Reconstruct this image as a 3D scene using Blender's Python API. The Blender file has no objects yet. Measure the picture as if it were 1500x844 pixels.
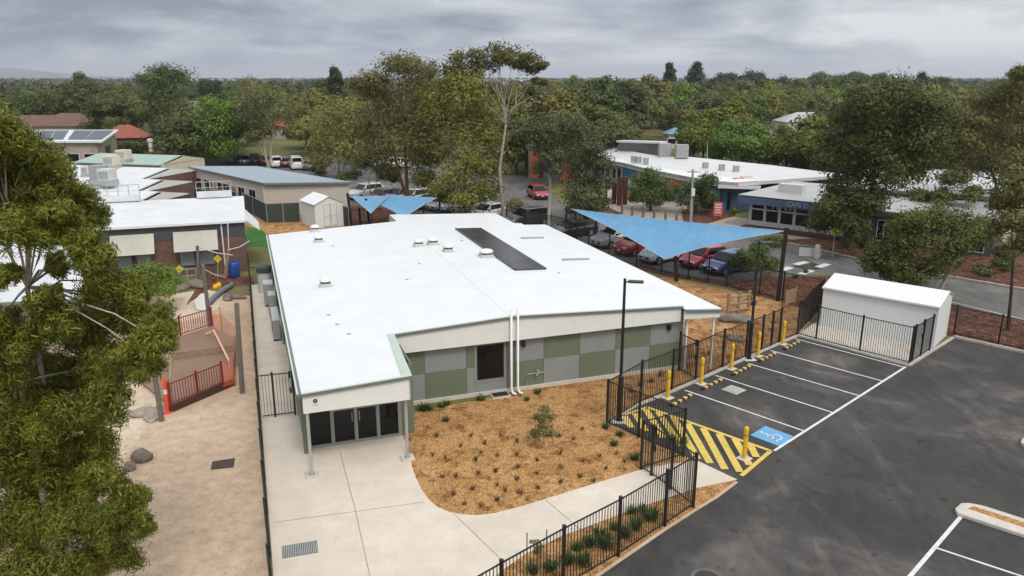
import bpy, bmesh, math, random
import numpy as np
from mathutils import Vector, Matrix
random.seed(7); np.random.seed(7)
sc = bpy.context.scene
COL = sc.collection
R = math.radians

# ------------------------------------------------------------------ camera survey
# The drone hovers 13.5 m above the ground.  Points of the place were surveyed from it:
# G gives the spot of the ground (or of a level z) under a sighting, D the spot at a distance Y.
CAM_H = 13.5; FOC = 1120.0; TILT = math.atan(309 / FOC)
_c, _s = math.cos(TILT), math.sin(TILT)
def G(px, py, z=0.0):
    u = (px - 750) / FOC; v = (422 - py) / FOC
    t = (CAM_H - z) / (_s - v * _c)
    return Vector((u * t, (_c + v * _s) * t, z))
def D(px, py, Y):
    u = (px - 750) / FOC; v = (422 - py) / FOC
    t = Y / (_c + v * _s)
    return Vector((u * t, Y, CAM_H - (_s - v * _c) * t))

cam_d = bpy.data.cameras.new('camera'); cam = bpy.data.objects.new('camera', cam_d); COL.objects.link(cam)
cam.location = (0, 0, CAM_H); cam.rotation_euler = (math.pi / 2 - TILT, 0, 0)
cam_d.sensor_width = 36; cam_d.lens = 36 * FOC / 1500; cam_d.clip_end = 20000; cam_d.clip_start = 0.1
sc.camera = cam
sc.view_settings.view_transform = 'Standard'; sc.view_settings.look = 'None'
sc.view_settings.exposure = 0; sc.view_settings.gamma = 1
sc.cycles.max_bounces = 6; sc.cycles.diffuse_bounces = 3; sc.cycles.glossy_bounces = 3
sc.cycles.transparent_max_bounces = 8

# ------------------------------------------------------------------ tagging and mesh helpers
def tag(o, label=None, cat=None, group=None, kind=None):
    if label: o['label'] = label
    if cat: o['category'] = cat
    if group: o['group'] = group
    if kind: o['kind'] = kind
    return o
def thing(name, label, cat, loc=(0, 0, 0), rz=0.0, group=None):
    o = bpy.data.objects.new(name, None); COL.objects.link(o)
    o.empty_display_size = 0.3
    o.location = loc; o.rotation_euler = (0, 0, rz)
    return tag(o, label, cat, group)
def kids(o): return [c for c in bpy.data.objects if c.parent == o]
_kid_cache = {}
def remember(o):
    _kid_cache[o.name] = list(o.children)
    for c in o.children: remember(c)
def dup(o, loc=None, rz=None, label=None, group=None, scale=None, parent=None):
    c = o.copy(); COL.objects.link(c)
    if parent is not None: c.parent = parent
    for ch in _kid_cache.get(o.name, []): dup(ch, parent=c)
    if loc is not None: c.location = loc
    if rz is not None: c.rotation_euler = (0, 0, rz)
    if scale is not None: c.scale = scale
    if label: c['label'] = label
    if group: c['group'] = group
    return c

class MB:
    def __init__(s): s.v = []; s.f = []; s.mi = []
    def add(s, vs, fs, m=0):
        n = len(s.v); s.v += [tuple(p) for p in vs]
        for f in fs: s.f.append(tuple(i + n for i in f)); s.mi.append(m)
        return s
    def box(s, x0, y0, z0, x1, y1, z1, m=0):
        return s.add([(x0,y0,z0),(x1,y0,z0),(x1,y1,z0),(x0,y1,z0),(x0,y0,z1),(x1,y0,z1),(x1,y1,z1),(x0,y1,z1)],
                     [(0,3,2,1),(4,5,6,7),(0,1,5,4),(1,2,6,5),(2,3,7,6),(3,0,4,7)], m)
    def cbox(s, c, w, d, h, rz=0.0, m=0):
        ux = Vector((math.cos(rz), math.sin(rz), 0)) * w / 2; uy = Vector((-math.sin(rz), math.cos(rz), 0)) * d / 2
        c = Vector(c); u = Vector((0, 0, h))
        b = [c - ux - uy, c + ux - uy, c + ux + uy, c - ux + uy]
        return s.add(b + [p + u for p in b], [(0,3,2,1),(4,5,6,7),(0,1,5,4),(1,2,6,5),(2,3,7,6),(3,0,4,7)], m)
    def bar(s, p0, p1, w, h=None, m=0):
        p0 = Vector(p0); p1 = Vector(p1); h = h or w
        d = (p1 - p0).normalized(); up = Vector((0, 0, 1)) if abs(d.z) < .95 else Vector((1, 0, 0))
        x = d.cross(up).normalized() * w / 2; y = x.cross(d).normalized() * h / 2
        q = [p + a * x + b * y for p in (p0, p1) for a, b in ((-1,-1),(1,-1),(1,1),(-1,1))]
        return s.add(q, [(0,1,2,3),(7,6,5,4),(0,4,5,1),(1,5,6,2),(2,6,7,3),(3,7,4,0)], m)
    def tube(s, pts, rad, n=8, m=0, cap=True):
        pts = [Vector(p) for p in pts]
        if not hasattr(rad, '__len__'): rad = [rad] * len(pts)
        vs = []
        for i, p in enumerate(pts):
            d = (pts[min(i + 1, len(pts) - 1)] - pts[max(i - 1, 0)])
            d = d.normalized() if d.length > 1e-6 else Vector((0, 0, 1))
            up = Vector((0, 0, 1)) if abs(d.z) < .9 else Vector((1, 0, 0))
            x = d.cross(up).normalized(); y = x.cross(d).normalized()
            for k in range(n):
                a = 2 * math.pi * k / n
                vs.append(p + (x * math.cos(a) + y * math.sin(a)) * rad[i])
        fs = []
        for i in range(len(pts) - 1):
            for k in range(n):
                a = i * n + k; b = i * n + (k + 1) % n
                fs.append((a, b, b + n, a + n))
        if cap:
            fs.append(tuple(range(n - 1, -1, -1))); fs.append(tuple((len(pts) - 1) * n + k for k in range(n)))
        return s.add(vs, fs, m)
    def prism(s, poly, z0, z1, m=0):
        n = len(poly)
        zt = z1 if callable(z1) else (lambda x, y: z1)
        zb = z0 if callable(z0) else (lambda x, y: z0)
        vs = [(p[0], p[1], zb(p[0], p[1])) for p in poly] + [(p[0], p[1], zt(p[0], p[1])) for p in poly]
        fs = [tuple(range(n - 1, -1, -1)), tuple(range(n, 2 * n))]
        fs += [(i, (i + 1) % n, (i + 1) % n + n, i + n) for i in range(n)]
        return s.add(vs, fs, m)
    def lathe(s, c, prof, n=12, m=0):
        c = Vector(c); vs = []
        for r, z in prof:
            for k in range(n):
                a = 2 * math.pi * k / n; vs.append((c.x + r * math.cos(a), c.y + r * math.sin(a), c.z + z))
        fs = [(i * n + k, i * n + (k + 1) % n, (i + 1) * n + (k + 1) % n, (i + 1) * n + k)
              for i in range(len(prof) - 1) for k in range(n)]
        fs.append(tuple(range(n - 1, -1, -1))); fs.append(tuple((len(prof) - 1) * n + k for k in range(n)))
        return s.add(vs, fs, m)
    def quad(s, a, b, c, d, m=0): return s.add([a, b, c, d], [(0, 1, 2, 3)], m)
    def build(s, name, mats, parent=None, world=False, smooth=False, bevel=0.0):
        if not isinstance(mats, (list, tuple)): mats = [mats]
        me = bpy.data.meshes.new(name)
        off = Vector(parent.location) if (parent is not None and world) else Vector((0, 0, 0))
        me.from_pydata([tuple(Vector(p) - off) for p in s.v], [], s.f)
        for mt in mats: me.materials.append(mt)
        if len(mats) > 1: me.polygons.foreach_set('material_index', s.mi)
        if smooth: me.polygons.foreach_set('use_smooth', [True] * len(me.polygons))
        me.update()
        o = bpy.data.objects.new(name, me); COL.objects.link(o)
        if parent is not None: o.parent = parent
        if bevel:
            b = o.modifiers.new('edge', 'BEVEL'); b.width = bevel; b.segments = 2; b.limit_method = 'ANGLE'
        return o

# ------------------------------------------------------------------ materials
MATS = {}
class NT:
    def __init__(s, name):
        s.m = bpy.data.materials.new(name); s.m.use_nodes = True
        s.t = s.m.node_tree; s.n = s.t.nodes
        s.b = s.n['Principled BSDF']; MATS[name] = s.m
        s.tc = s.n.new('ShaderNodeTexCoord')
    def node(s, typ, ins=None, **kw):
        x = s.n.new(typ)
        for k, v in kw.items(): setattr(x, k, v)
        for k, v in (ins or {}).items():
            if hasattr(v, 'is_linked') or isinstance(v, bpy.types.NodeSocket): s.t.links.new(v, x.inputs[k])
            else: x.inputs[k].default_value = v
        return x
    def link(s, a, b): s.t.links.new(a, b)
    def vec(s, scale=(1, 1, 1), rot=(0, 0, 0)):
        mp = s.node('ShaderNodeMapping', {'Vector': s.tc.outputs['Object'], 'Scale': scale, 'Rotation': rot}); return mp.outputs[0]
    def noise(s, scale, detail=4, rough=.6, dist=0, vec=None):
        return s.node('ShaderNodeTexNoise', {'Vector': vec or s.tc.outputs['Object'], 'Scale': scale, 'Detail': detail, 'Roughness': rough, 'Distortion': dist}).outputs[0]
    def ramp(s, fac, stops):
        r = s.node('ShaderNodeValToRGB', {'Fac': fac}); e = r.color_ramp.elements
        while len(e) < len(stops): e.new(.5)
        for q, (p, c) in zip(e, stops): q.position = p; q.color = (c[0], c[1], c[2], 1)
        return r.outputs[0]
    def mix(s, a, b, fac, mode='MIX'):
        x = s.n.new('ShaderNodeMix'); x.data_type = 'RGBA'; x.blend_type = mode
        for sock, v in ((x.inputs[0], fac), (x.inputs[6], a), (x.inputs[7], b)):
            if isinstance(v, bpy.types.NodeSocket): s.link(v, sock)
            else: sock.default_value = (*v, 1) if hasattr(v, '__len__') and len(v) == 3 else v
        return x.outputs[2]
    def bump(s, h, strength=.3, dist=.02):
        s.link(s.node('ShaderNodeBump', {'Height': h, 'Strength': strength, 'Distance': dist}).outputs[0], s.b.inputs['Normal'])
    def out(s, col, rough=.6, metal=0.0, spec=.5):
        if isinstance(col, bpy.types.NodeSocket): s.link(col, s.b.inputs['Base Color'])
        else: s.b.inputs['Base Color'].default_value = (*col, 1)
        if isinstance(rough, bpy.types.NodeSocket): s.link(rough, s.b.inputs['Roughness'])
        else: s.b.inputs['Roughness'].default_value = rough
        s.b.inputs['Metallic'].default_value = metal; s.b.inputs['Specular IOR Level'].default_value = spec
        return s.m
def sh(c, k): return tuple(max(0, x * k) for x in c)
def simple(name, c, rough=.5, var=.12, scale=1.5, metal=0.0, spec=.5):
    """paint or metal with faint uneven weathering"""
    t = NT(name)
    f = t.noise(scale, 5, .65)
    col = t.ramp(f, [(.3, sh(c, 1 - var)), (.7, sh(c, 1 + var * .5))])
    return t.out(col, rough, metal, spec)
def ground_mat(name, c1, c2, c3, s1=.35, s2=3, s3=30, bump=.3, rough=.95, stretch=None, con=1.0):
    t = NT(name)
    v = t.vec(stretch[0], stretch[1]) if stretch else None
    a = t.noise(s1, 5, .6, .6, v); b = t.noise(s2, 6, .7); c = t.noise(s3, 3, .7)
    col = t.ramp(a, [(.32, c1), (.52, c2), (.72, c3)])
    col = t.mix(col, t.ramp(b, [(.3, (.68,)*3), (.7, (1.2,)*3)]), .8 * con, 'MULTIPLY')
    col = t.mix(col, t.ramp(c, [(.3, (.66,)*3), (.7, (1.25,)*3)]), .8 * con, 'MULTIPLY')
    if 'sand' in name:   # bark litter and damp footprints
        li = t.noise(7.5, 2, .5, .4, t.vec((1, .5, 1), (0, 0, .6)))
        col = t.mix(col, t.ramp(li, [(.69, (1, 1, 1)), (.73, (.62, .52, .45))]), .9, 'MULTIPLY')
    t.bump(c, bump, .03)
    return t.out(col, rough, 0, .25)

# asphalt of the new car park: dark, mottled with dusty grey swirls
def asphalt(name, lo, hi, s1, tint):
    t = NT(name)
    a = t.noise(s1, 6, .62, 1.2); b = t.noise(s1 * 5, 5, .7, .8, t.vec((1, .45, 1), (0, 0, .5))); c = t.noise(70, 2, .6)
    col = t.ramp(a, [(.34, (lo, lo * .97, lo * .94)), (.54, ((lo + hi) / 2, (lo + hi) * .485, (lo + hi) * .47)), (.72, tint)])
    col = t.mix(col, t.ramp(b, [(.35, (.72,)*3), (.5, (1, 1, 1)), (.72, (1.45, 1.42, 1.4))]), .85, 'MULTIPLY')
    sm = t.noise(.55, 5, .6, 1.6, t.vec((1, .22, 1), (0, 0, -.35)))
    col = t.mix(col, t.ramp(sm, [(.58, (1, 1, 1)), (.7, (1.55, 1.5, 1.48))]), .9, 'MULTIPLY')
    spots = t.noise(2.2, 2, .5, .5)
    col = t.mix(col, t.ramp(spots, [(.27, (.5,)*3), (.34, (1, 1, 1))]), .8, 'MULTIPLY')
    col = t.mix(col, t.ramp(c, [(.3, (.7,)*3), (.7, (1.3,)*3)]), .8, 'MULTIPLY')
    t.bump(c, .35, .01)
    return t.out(col, t.ramp(a, [(.3, (.78,)*3), (.7, (.93,)*3)]), 0, .3)
M_ASPH = asphalt('asphalt', .038, .074, .17, (.135, .122, .114))
M_ROAD = asphalt('road_asphalt', .115, .15, .2, (.18, .175, .165))
M_SAND = ground_mat('sand', (.45, .33, .23), (.53, .40, .285), (.61, .48, .36), .22, 2.2, 26, .4)
M_PALE_SAND = ground_mat('pale_sand', (.52, .41, .30), (.58, .47, .35), (.64, .53, .41), .3, 3, 25, .3)
M_DRYGRASS = ground_mat('dry_grass', (.20, .16, .07), (.15, .145, .05), (.09, .11, .035), .02, .4, 4, .3)
M_LAWN = ground_mat('lawn', (.07, .12, .03), (.10, .15, .04), (.19, .18, .07), .2, 2, 20, .4)
M_TURF = ground_mat('artificial_turf', (.03, .115, .02), (.04, .14, .025), (.05, .16, .03), .5, 3, 40, .2)
M_CONC = ground_mat('concrete', (.58, .515, .435), (.625, .555, .47), (.67, .60, .51), .25, 1.2, 30, .06, .85, None, .4)
M_CONC_WHITE = ground_mat('new_concrete', (.52, .48, .42), (.56, .51, .45), (.6, .55, .49), .4, 2, 40, .08, .85, None, .5)
M_CONC_OLD = ground_mat('old_concrete', (.30, .265, .22), (.36, .315, .26), (.42, .37, .31), .3, 2, 25, .1, .85)
M_KERB = ground_mat('kerb_concrete', (.40, .38, .34), (.46, .43, .39), (.52, .49, .44), .6, 4, 40, .1, .85)
def mulch(name, c1, c2, c3, c4, s=9.0):
    t = NT(name)
    vo = t.node('ShaderNodeTexVoronoi', {'Vector': t.vec((1, .5, 1), (0, 0, .7)), 'Scale': s, 'Randomness': 1.0})
    vo2 = t.node('ShaderNodeTexVoronoi', {'Vector': t.vec((.45, 1, 1), (0, 0, .3)), 'Scale': s * 1.7, 'Randomness': 1.0})
    chip = t.mix(vo.outputs['Color'], vo2.outputs['Color'], .5)
    g = t.node('ShaderNodeRGBToBW', {'Color': chip}).outputs[0]
    col = t.ramp(g, [(.2, c1), (.42, c2), (.6, c3), (.85, c4)])
    big = t.noise(.5, 6, .65, .5)
    col = t.mix(col, t.ramp(big, [(.3, (.72, .62, .55)), (.5, (1, .97, .94)), (.75, (1.2, 1.2, 1.2))]), .85, 'MULTIPLY')
    d = t.noise(1.6, 5, .7, .3)
    col = t.mix(col, t.ramp(d, [(.34, (.40, .28, .22)), (.50, (1, 1, 1))]), .9, 'MULTIPLY')
    t.bump(g, .8, .05)
    return t.out(col, .95, 0, .2)
M_MULCH = mulch('tan_mulch', (.22, .11, .042), (.39, .215, .084), (.49, .29, .122), (.59, .40, .19), 22)
M_REDMULCH = mulch('red_bark_mulch', (.045, .022, .016), (.10, .045, .03), (.15, .07, .047), (.23, .125, .085), 6)
M_SOFTFALL = mulch('softfall_chips', (.24, .13, .055), (.36, .2, .085), (.43, .25, .105), (.52, .33, .16), 5)
# roof sheeting: white metal with fine standing ribs along local y
def ribbed(name, c, per_m, axis='x', strength=.25, rough=.35, var=.05, dark=.9, metal=0.0):
    t = NT(name)
    w = t.node('ShaderNodeTexWave', {'Vector': t.tc.outputs['Object'], 'Scale': per_m / 1.0 * .3183 * math.pi / math.pi, 'Distortion': 0},
               wave_type='BANDS', bands_direction=axis.upper(), wave_profile='SIN')
    w.inputs['Scale'].default_value = per_m * .5 * .6366 / .6366
    n = t.noise(.6, 5, .6); n2 = t.noise(5, 4, .7)
    col = t.ramp(n, [(.3, sh(c, 1 - var)), (.7, sh(c, 1 + var * .3))])
    col = t.mix(col, t.ramp(n2, [(.3, (.96,)*3), (.7, (1.02,)*3)]), .8, 'MULTIPLY')
    col = t.mix(col, t.ramp(w.outputs['Fac'], [(.0, (dark,)*3), (.25, (1, 1, 1))]), 1, 'MULTIPLY')
    t.bump(w.outputs['Fac'], strength, .02)
    return t.out(col, rough, metal, .4)
M_ROOF = ribbed('white_roof_sheeting', (.70, .725, .745), 5, 'x', .03, .42, .06, .988)
M_ROOF_W = ribbed('white_shed_sheeting', (.78, .79, .80), 3, 'x', .5, .45, .04, .86)
M_ROOF_OLD = ribbed('weathered_white_roof', (.66, .68, .70), 4, 'x', .2, .5, .14, .92)
M_ROOF_GREY = ribbed('blue_grey_roof', (.30, .37, .42), 4, 'x', .2, .45, .06, .93)
M_ROOF_GREEN = ribbed('pale_green_roof', (.33, .45, .40), 4, 'x', .2, .45, .08, .9)
M_ROOF_DULL = ribbed('grey_roof_sheeting', (.42, .42, .42), 2.5, 'x', .3, .5, .12, .86)
M_SHEDWALL = ribbed('white_shed_wall', (.70, .72, .71), 6, 'x', .25, .5, .03, .94)
M_SHEDWALL_Y = ribbed('white_shed_end_wall', (.70, .72, .71), 6, 'y', .25, .5, .03, .94)
M_WEATHERBOARD = ribbed('cream_weatherboard', (.56, .50, .43), 6, 'z', .5, .7, .06, .84)
M_ROOF_PALE = ribbed('pale_long_roof', (.62, .63, .63), 2.5, 'x', .3, .5, .1, .86)
M_TILE_RED = ribbed('red_roof_tiles', (.30, .095, .06), 4, 'y', .4, .8, .2, .8)
M_TILE_BROWN = ribbed('brown_roof_tiles', (.17, .085, .07), 4, 'y', .4, .8, .2, .8)
M_TILE_GREY = ribbed('grey_roof_tiles', (.17, .17, .18), 4, 'y', .4, .8, .2, .8)
M_FASCIA = simple('white_fascia', (.69, .70, .67), .5, .04)
M_MINT = simple('pale_green_flashing', (.44, .53, .46), .4, .05)
M_GUTTER = simple('grey_green_gutter', (.15, .175, .16), .4, .1)
M_CAP = simple('pale_roof_capping', (.60, .66, .62), .4, .05)
M_GREENP = simple('green_cladding', (.128, .158, .104), .7, .08, .8)
M_GREYP = simple('grey_cladding', (.225, .24, .235), .7, .06, .8)
M_FRAME = simple('grey_green_frame', (.17, .20, .165), .45, .08)
M_WHITE = simple('white_paint', (.74, .74, .73), .45, .06)
M_OFFWHITE = simple('offwhite_paint', (.62, .61, .57), .55, .08)
M_CREAM = simple('cream_paint', (.58, .52, .42), .6, .08)
M_BLACK = simple('black_steel', (.014, .014, .015), .45, .3, 3)
M_CHAR = simple('charcoal_cladding', (.060, .066, .072), .6, .15)
M_GALV = simple('galvanised_steel', (.42, .43, .43), .4, .15, 3, .3)
M_GREY = simple('grey_equipment', (.32, .33, .33), .5, .15, 2)
M_PALEGREY = simple('pale_grey_equipment', (.55, .55, .54), .5, .12, 2)
M_DGREY = simple('dark_grey_plastic', (.06, .06, .062), .5, .2, 3)
M_YELLOW = simple('yellow_paint', (.74, .43, .025), .45, .12, 3)
M_YLINE = simple('yellow_line_paint', (.62, .46, .10), .8, .18, 2.5)
M_WLINE = simple('white_line_paint', (.66, .66, .65), .8, .22, 3)
M_BLUEPAINT = simple('blue_pavement_paint', (.13, .34, .58), .8, .15, 3)
M_RED = simple('red_rail_paint', (.21, .016, .018), .45, .15, 3)
M_ORANGE = simple('orange_plastic', (.85, .09, .03), .5, .1, 3)
M_ORANGEP = simple('orange_cladding', (.74, .18, .035), .5, .1, 2)
M_BLUEP = simple('blue_cladding', (.03, .17, .36), .5, .1, 2)
M_NAVY = simple('slate_blue_cladding', (.075, .105, .17), .5, .1, 2)
M_MAROON = simple('maroon_cladding', (.07, .012, .014), .6, .15, 2)
M_SAIL = None
M_TIMBER = ribbed('weathered_timber', (.17, .15, .13), 7, 'z', .1, .85, .2, .9)
M_DECK = ribbed('deck_boards', (.26, .165, .115), 7, 'x', .3, .8, .15, .75)
M_DARKTIMBER = ribbed('dark_stained_timber', (.075, .035, .028), 5, 'z', .3, .8, .2, .7)
M_TIMBERTAN = simple('tan_timber', (.30, .21, .13), .85, .2, 4)
M_PEACH = simple('peach_tube', (.80, .42, .28), .5, .08, 3)
M_BLUE = simple('blue_plastic', (.015, .075, .30), .4, .1, 3)
M_ROCK = ground_mat('rock', (.14, .12, .10), (.22, .185, .15), (.32, .28, .23), 1.5, 6, 25, .6)
M_GLASS = NT('dark_glass').out((.006, .007, .008), .05, 0, .28)
M_GLASSG = NT('blind_behind_glass').out((.20, .24, .25), .12, 0, .5)
M_SOLAR = None
t = NT('solar_glass')
br = t.node('ShaderNodeTexBrick', {'Vector': t.tc.outputs['Object'], 'Scale': 1.0, 'Mortar Size': .012, 'Brick Width': 1.0, 'Row Height': .62,
            'Color1': (.018, .02, .026, 1), 'Color2': (.03, .032, .04, 1), 'Mortar': (.10, .10, .11, 1)}, offset=0.0)
M_SOLAR = t.out(br.outputs['Color'], .22, 0, .5)
t = NT('roof_window_strip')
br = t.node('ShaderNodeTexBrick', {'Vector': t.tc.outputs['Object'], 'Scale': 1.0, 'Mortar Size': .02, 'Brick Width': .43, 'Row Height': 1.7,
            'Color1': (.012, .012, .014, 1), 'Color2': (.03, .03, .033, 1), 'Mortar': (.05, .05, .055, 1)}, offset=0.0)
nz = t.noise(1.1, 5, .7, .5)
M_STRIP = t.out(t.mix(br.outputs['Color'], t.ramp(nz, [(.45, (1, 1, 1)), (.7, (2, 2, 2.1))]), .9, 'MULTIPLY'), .22, 0, .4)
def brick(name, c1, c2, mortar, scale=1.0):
    t = NT(name)
    sx = t.node('ShaderNodeSeparateXYZ', {'Vector': t.tc.outputs['Object']})
    s_ = t.node('ShaderNodeMath', {0: sx.outputs[0], 1: sx.outputs[1]}, operation='ADD')
    cv = t.node('ShaderNodeCombineXYZ', {'X': s_.outputs[0], 'Y': sx.outputs[2]})
    b = t.node('ShaderNodeTexBrick', {'Vector': cv.outputs[0], 'Scale': scale, 'Mortar Size': .012, 'Brick Width': .24, 'Row Height': .086,
               'Color1': (*c1, 1), 'Color2': (*c2, 1), 'Mortar': (*mortar, 1)})
    n = t.noise(1.2, 5, .7)
    col = t.mix(b.outputs['Color'], t.ramp(n, [(.3, (.7,)*3), (.7, (1.2,)*3)]), .8, 'MULTIPLY')
    t.bump(b.outputs['Fac'], -.3, .01)
    return t.out(col, .9, 0, .2)
M_BRICK = brick('red_brick', (.17, .065, .05), (.10, .045, .04), (.2, .17, .15))
M_BRICKTAN = brick('tan_brick', (.34, .22, .15), (.27, .17, .12), (.32, .27, .22))
M_BRICKPALE = brick('pale_brick', (.42, .36, .29), (.36, .3, .24), (.4, .36, .32))
def sailcloth(name, c):
    t = NT(name)
    w = t.noise(.8, 4, .6)
    col = t.ramp(w, [(.3, sh(c, .9)), (.7, sh(c, 1.08))])
    se = t.node('ShaderNodeTexWave', {'Vector': t.vec((1, 1, 1), (0, 0, .6)), 'Scale': .28, 'Distortion': 0}, wave_type='BANDS', bands_direction='X')
    col = t.mix(col, t.ramp(se.outputs['Fac'], [(.0, (.92,)*3), (.012, (1, 1, 1))]), 1, 'MULTIPLY')
    we = t.noise(2.2, 4, .6); t.bump(we, .25, .08)
    t.link(col, t.b.inputs['Base Color']); t.b.inputs['Roughness'].default_value = .7
    tr = t.node('ShaderNodeBsdfTranslucent', {'Color': col})
    mx = t.node('ShaderNodeMixShader', {0: .25, 1: t.b.outputs[0], 2: tr.outputs[0]})
    t.link(mx.outputs[0], t.n['Material Output'].inputs[0])
    return t.m
M_SAIL = sailcloth('blue_shade_cloth', (.20, .46, .75))
M_BLIND = sailcloth('cream_awning_cloth', (.60, .59, .52))
def mesh_cloth(name, c, alpha):
    t = NT(name); t.out(c, .8)
    tr = t.node('ShaderNodeBsdfTransparent')
    mx = t.node('ShaderNodeMixShader', {0: alpha, 1: tr.outputs[0], 2: t.b.outputs[0]})
    t.link(mx.outputs[0], t.n['Material Output'].inputs[0]); return t.m
M_GREENCLOTH = mesh_cloth('dark_green_fence_cloth', (.032, .052, .042), .85)
M_ORANGENET = mesh_cloth('orange_barrier_net', (.80, .15, .06), .42)

# ------------------------------------------------------------------ daylight
w = bpy.data.worlds.new('World'); sc.world = w; w.use_nodes = True
nt = w.node_tree; N = nt.nodes; L = nt.links
SUN_EL, SUN_ROT = R(52), R(200)
sky = N.new('ShaderNodeTexSky'); sky.sky_type = 'NISHITA'; sky.sun_disc = False
sky.sun_elevation = SUN_EL; sky.sun_rotation = SUN_ROT; sky.air_density = 1.2; sky.dust_density = 2.0
tc = N.new('ShaderNodeTexCoord'); sp = N.new('ShaderNodeSeparateXYZ'); L.new(tc.outputs['Generated'], sp.inputs[0])
def mth(op, a, b=None, clamp=False):
    m = N.new('ShaderNodeMath'); m.operation = op; m.use_clamp = clamp
    for i, v in enumerate((a, b)):
        if v is None: continue
        if isinstance(v, bpy.types.NodeSocket): L.new(v, m.inputs[i])
        else: m.inputs[i].default_value = v
    return m.outputs[0]
zc = mth('MAXIMUM', sp.outputs[2], 0.0)
den = mth('ADD', zc, 0.20)
cx = mth('DIVIDE', sp.outputs[0], den); cy = mth('DIVIDE', sp.outputs[1], den)
cv = N.new('ShaderNodeCombineXYZ'); L.new(cx, cv.inputs[0]); L.new(cy, cv.inputs[1])
def wnoise(scale, detail, rough, dist, vec=cv.outputs[0]):
    n = N.new('ShaderNodeTexNoise'); L.new(vec, n.inputs['Vector'])
    n.inputs['Scale'].default_value = scale; n.inputs['Detail'].default_value = detail
    n.inputs['Roughness'].default_value = rough; n.inputs['Distortion'].default_value = dist
    return n.outputs[0]
def wramp(fac, stops):
    r = N.new('ShaderNodeValToRGB'); L.new(fac, r.inputs[0]); e = r.color_ramp.elements
    while len(e) < len(stops): e.new(.5)
    for q, (p, c) in zip(e, stops): q.position = p; q.color = (*c, 1)
    return r.outputs[0]
def wmix(a, b, fac, mode='MIX'):
    x = N.new('ShaderNodeMix'); x.data_type = 'RGBA'; x.blend_type = mode
    for sock, v in ((x.inputs[0], fac), (x.inputs[6], a), (x.inputs[7], b)):
        if isinstance(v, bpy.types.NodeSocket): L.new(v, sock)
        else: sock.default_value = (*v, 1) if hasattr(v, '__len__') else v
    return x.outputs[2]
# cloud deck: grey-blue with darker bellies and brighter breaks towards the right
n1 = wnoise(.62, 6, .55, .5); n2 = wnoise(2.1, 5, .55, .6)
nn = mth('ADD', mth('MULTIPLY', n1, .7), mth('MULTIPLY', n2, .3))
nn = mth('ADD', nn, mth('MULTIPLY', sp.outputs[0], .14))
cloud = wramp(nn, [(.38, (.275, .315, .385)), (.46, (.42, .465, .54)), (.53, (.57, .61, .67)), (.60, (.80, .82, .845))])
# near the horizon the deck fades into pale haze; overhead it is about three times brighter (overcast sky)
hz = mth('POWER', mth('SUBTRACT', 1.0, mth('MULTIPLY', zc, 26.0), True), 1.4)
cloud = wmix(cloud, (.47, .515, .59), mth('MULTIPLY', hz, .7))
zen = mth('SMOOTH_MIN', mth('MULTIPLY', mth('SUBTRACT', zc, .10), 2.1), 1.0)
zen = mth('MAXIMUM', zen, 0.0)
bright = mth('ADD', 1.0, mth('MULTIPLY', zen, 1.3))
warm = wmix((1, 1, 1), (1.07, 1.0, .905), zen)   # the high cloud is whiter than the band near the horizon
cloud = wmix(cloud, warm, 1.0, 'MULTIPLY')
cl2 = N.new('ShaderNodeVectorMath'); cl2.operation = 'SCALE'; L.new(cloud, cl2.inputs[0]); L.new(mth('MULTIPLY', bright, 10.0), cl2.inputs['Scale'])
mixed = wmix(sky.outputs[0], cl2.outputs[0], .96)
bg = N['Background']; L.new(mixed, bg.inputs[0]); bg.inputs[1].default_value = .1
sun_d = bpy.data.lights.new('sun', 'SUN'); sun_d.energy = 1.5; sun_d.angle = R(13); sun_d.color = (1, .955, .89)
sun = bpy.data.objects.new('sun', sun_d); COL.objects.link(sun)
# light comes from behind and left of the camera, high and diffuse
sun.rotation_euler = (math.pi / 2 - SUN_EL, 0, SUN_ROT - math.pi)
sun.location = (0, 0, 60)

# ------------------------------------------------------------------ ground
def sheet(name, pts, z, m, px=True, lab=None):
    P = [G(*p) if px else Vector((p[0], p[1], 0)) for p in pts]
    mb = MB(); mb.add([(p.x, p.y, z) for p in P], [tuple(range(len(P)))])
    o = mb.build(name, m); o['kind'] = 'structure'
    me = o.data; bm = bmesh.new(); bm.from_mesh(me); bmesh.ops.recalc_face_normals(bm, faces=bm.faces)
    for f in bm.faces:
        if f.normal.z < 0: f.normal_flip()
    bmesh.ops.triangulate(bm, faces=bm.faces); bm.to_mesh(me); bm.free()
    return o
g = MB(); g.add([(-4500, -60, 0), (4500, -60, 0), (4500, 9000, 0), (-4500, 9000, 0)], [(0, 1, 2, 3)])
o = g.build('ground', M_DRYGRASS); o['kind'] = 'structure'

BO = Vector((-7.1, 23.95, 0)); BA = R(19.2)     # main building: origin at the canopy corner, axis along its front
E1 = Vector((math.cos(BA), math.sin(BA), 0)); E2 = Vector((-math.sin(BA), math.cos(BA), 0))
def BW(a, b, z=0.0): return BO + E1 * a + E2 * b + Vector((0, 0, z))
def wpts(l): return [(p.x, p.y) for p in l]
# sand yard left of the boundary fence
yard = [BW(-1.45, -14), BW(-1.45, 25), BW(-6, 27), BW(-16, 25), BW(-26, 18), BW(-26, -14)]
sheet('sand_yard', wpts(yard), .004, M_SAND, False)
sheet('pale_sand_patch', [(120, 560), (190, 548), (232, 590), (205, 640), (170, 690), (150, 640), (100, 600)], .008, M_PALE_SAND)
sheet('sand_play_pit', [(215, 465), (250, 432), (300, 424), (330, 430), (318, 452), (300, 462), (258, 475)], .008, M_PALE_SAND)
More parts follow.
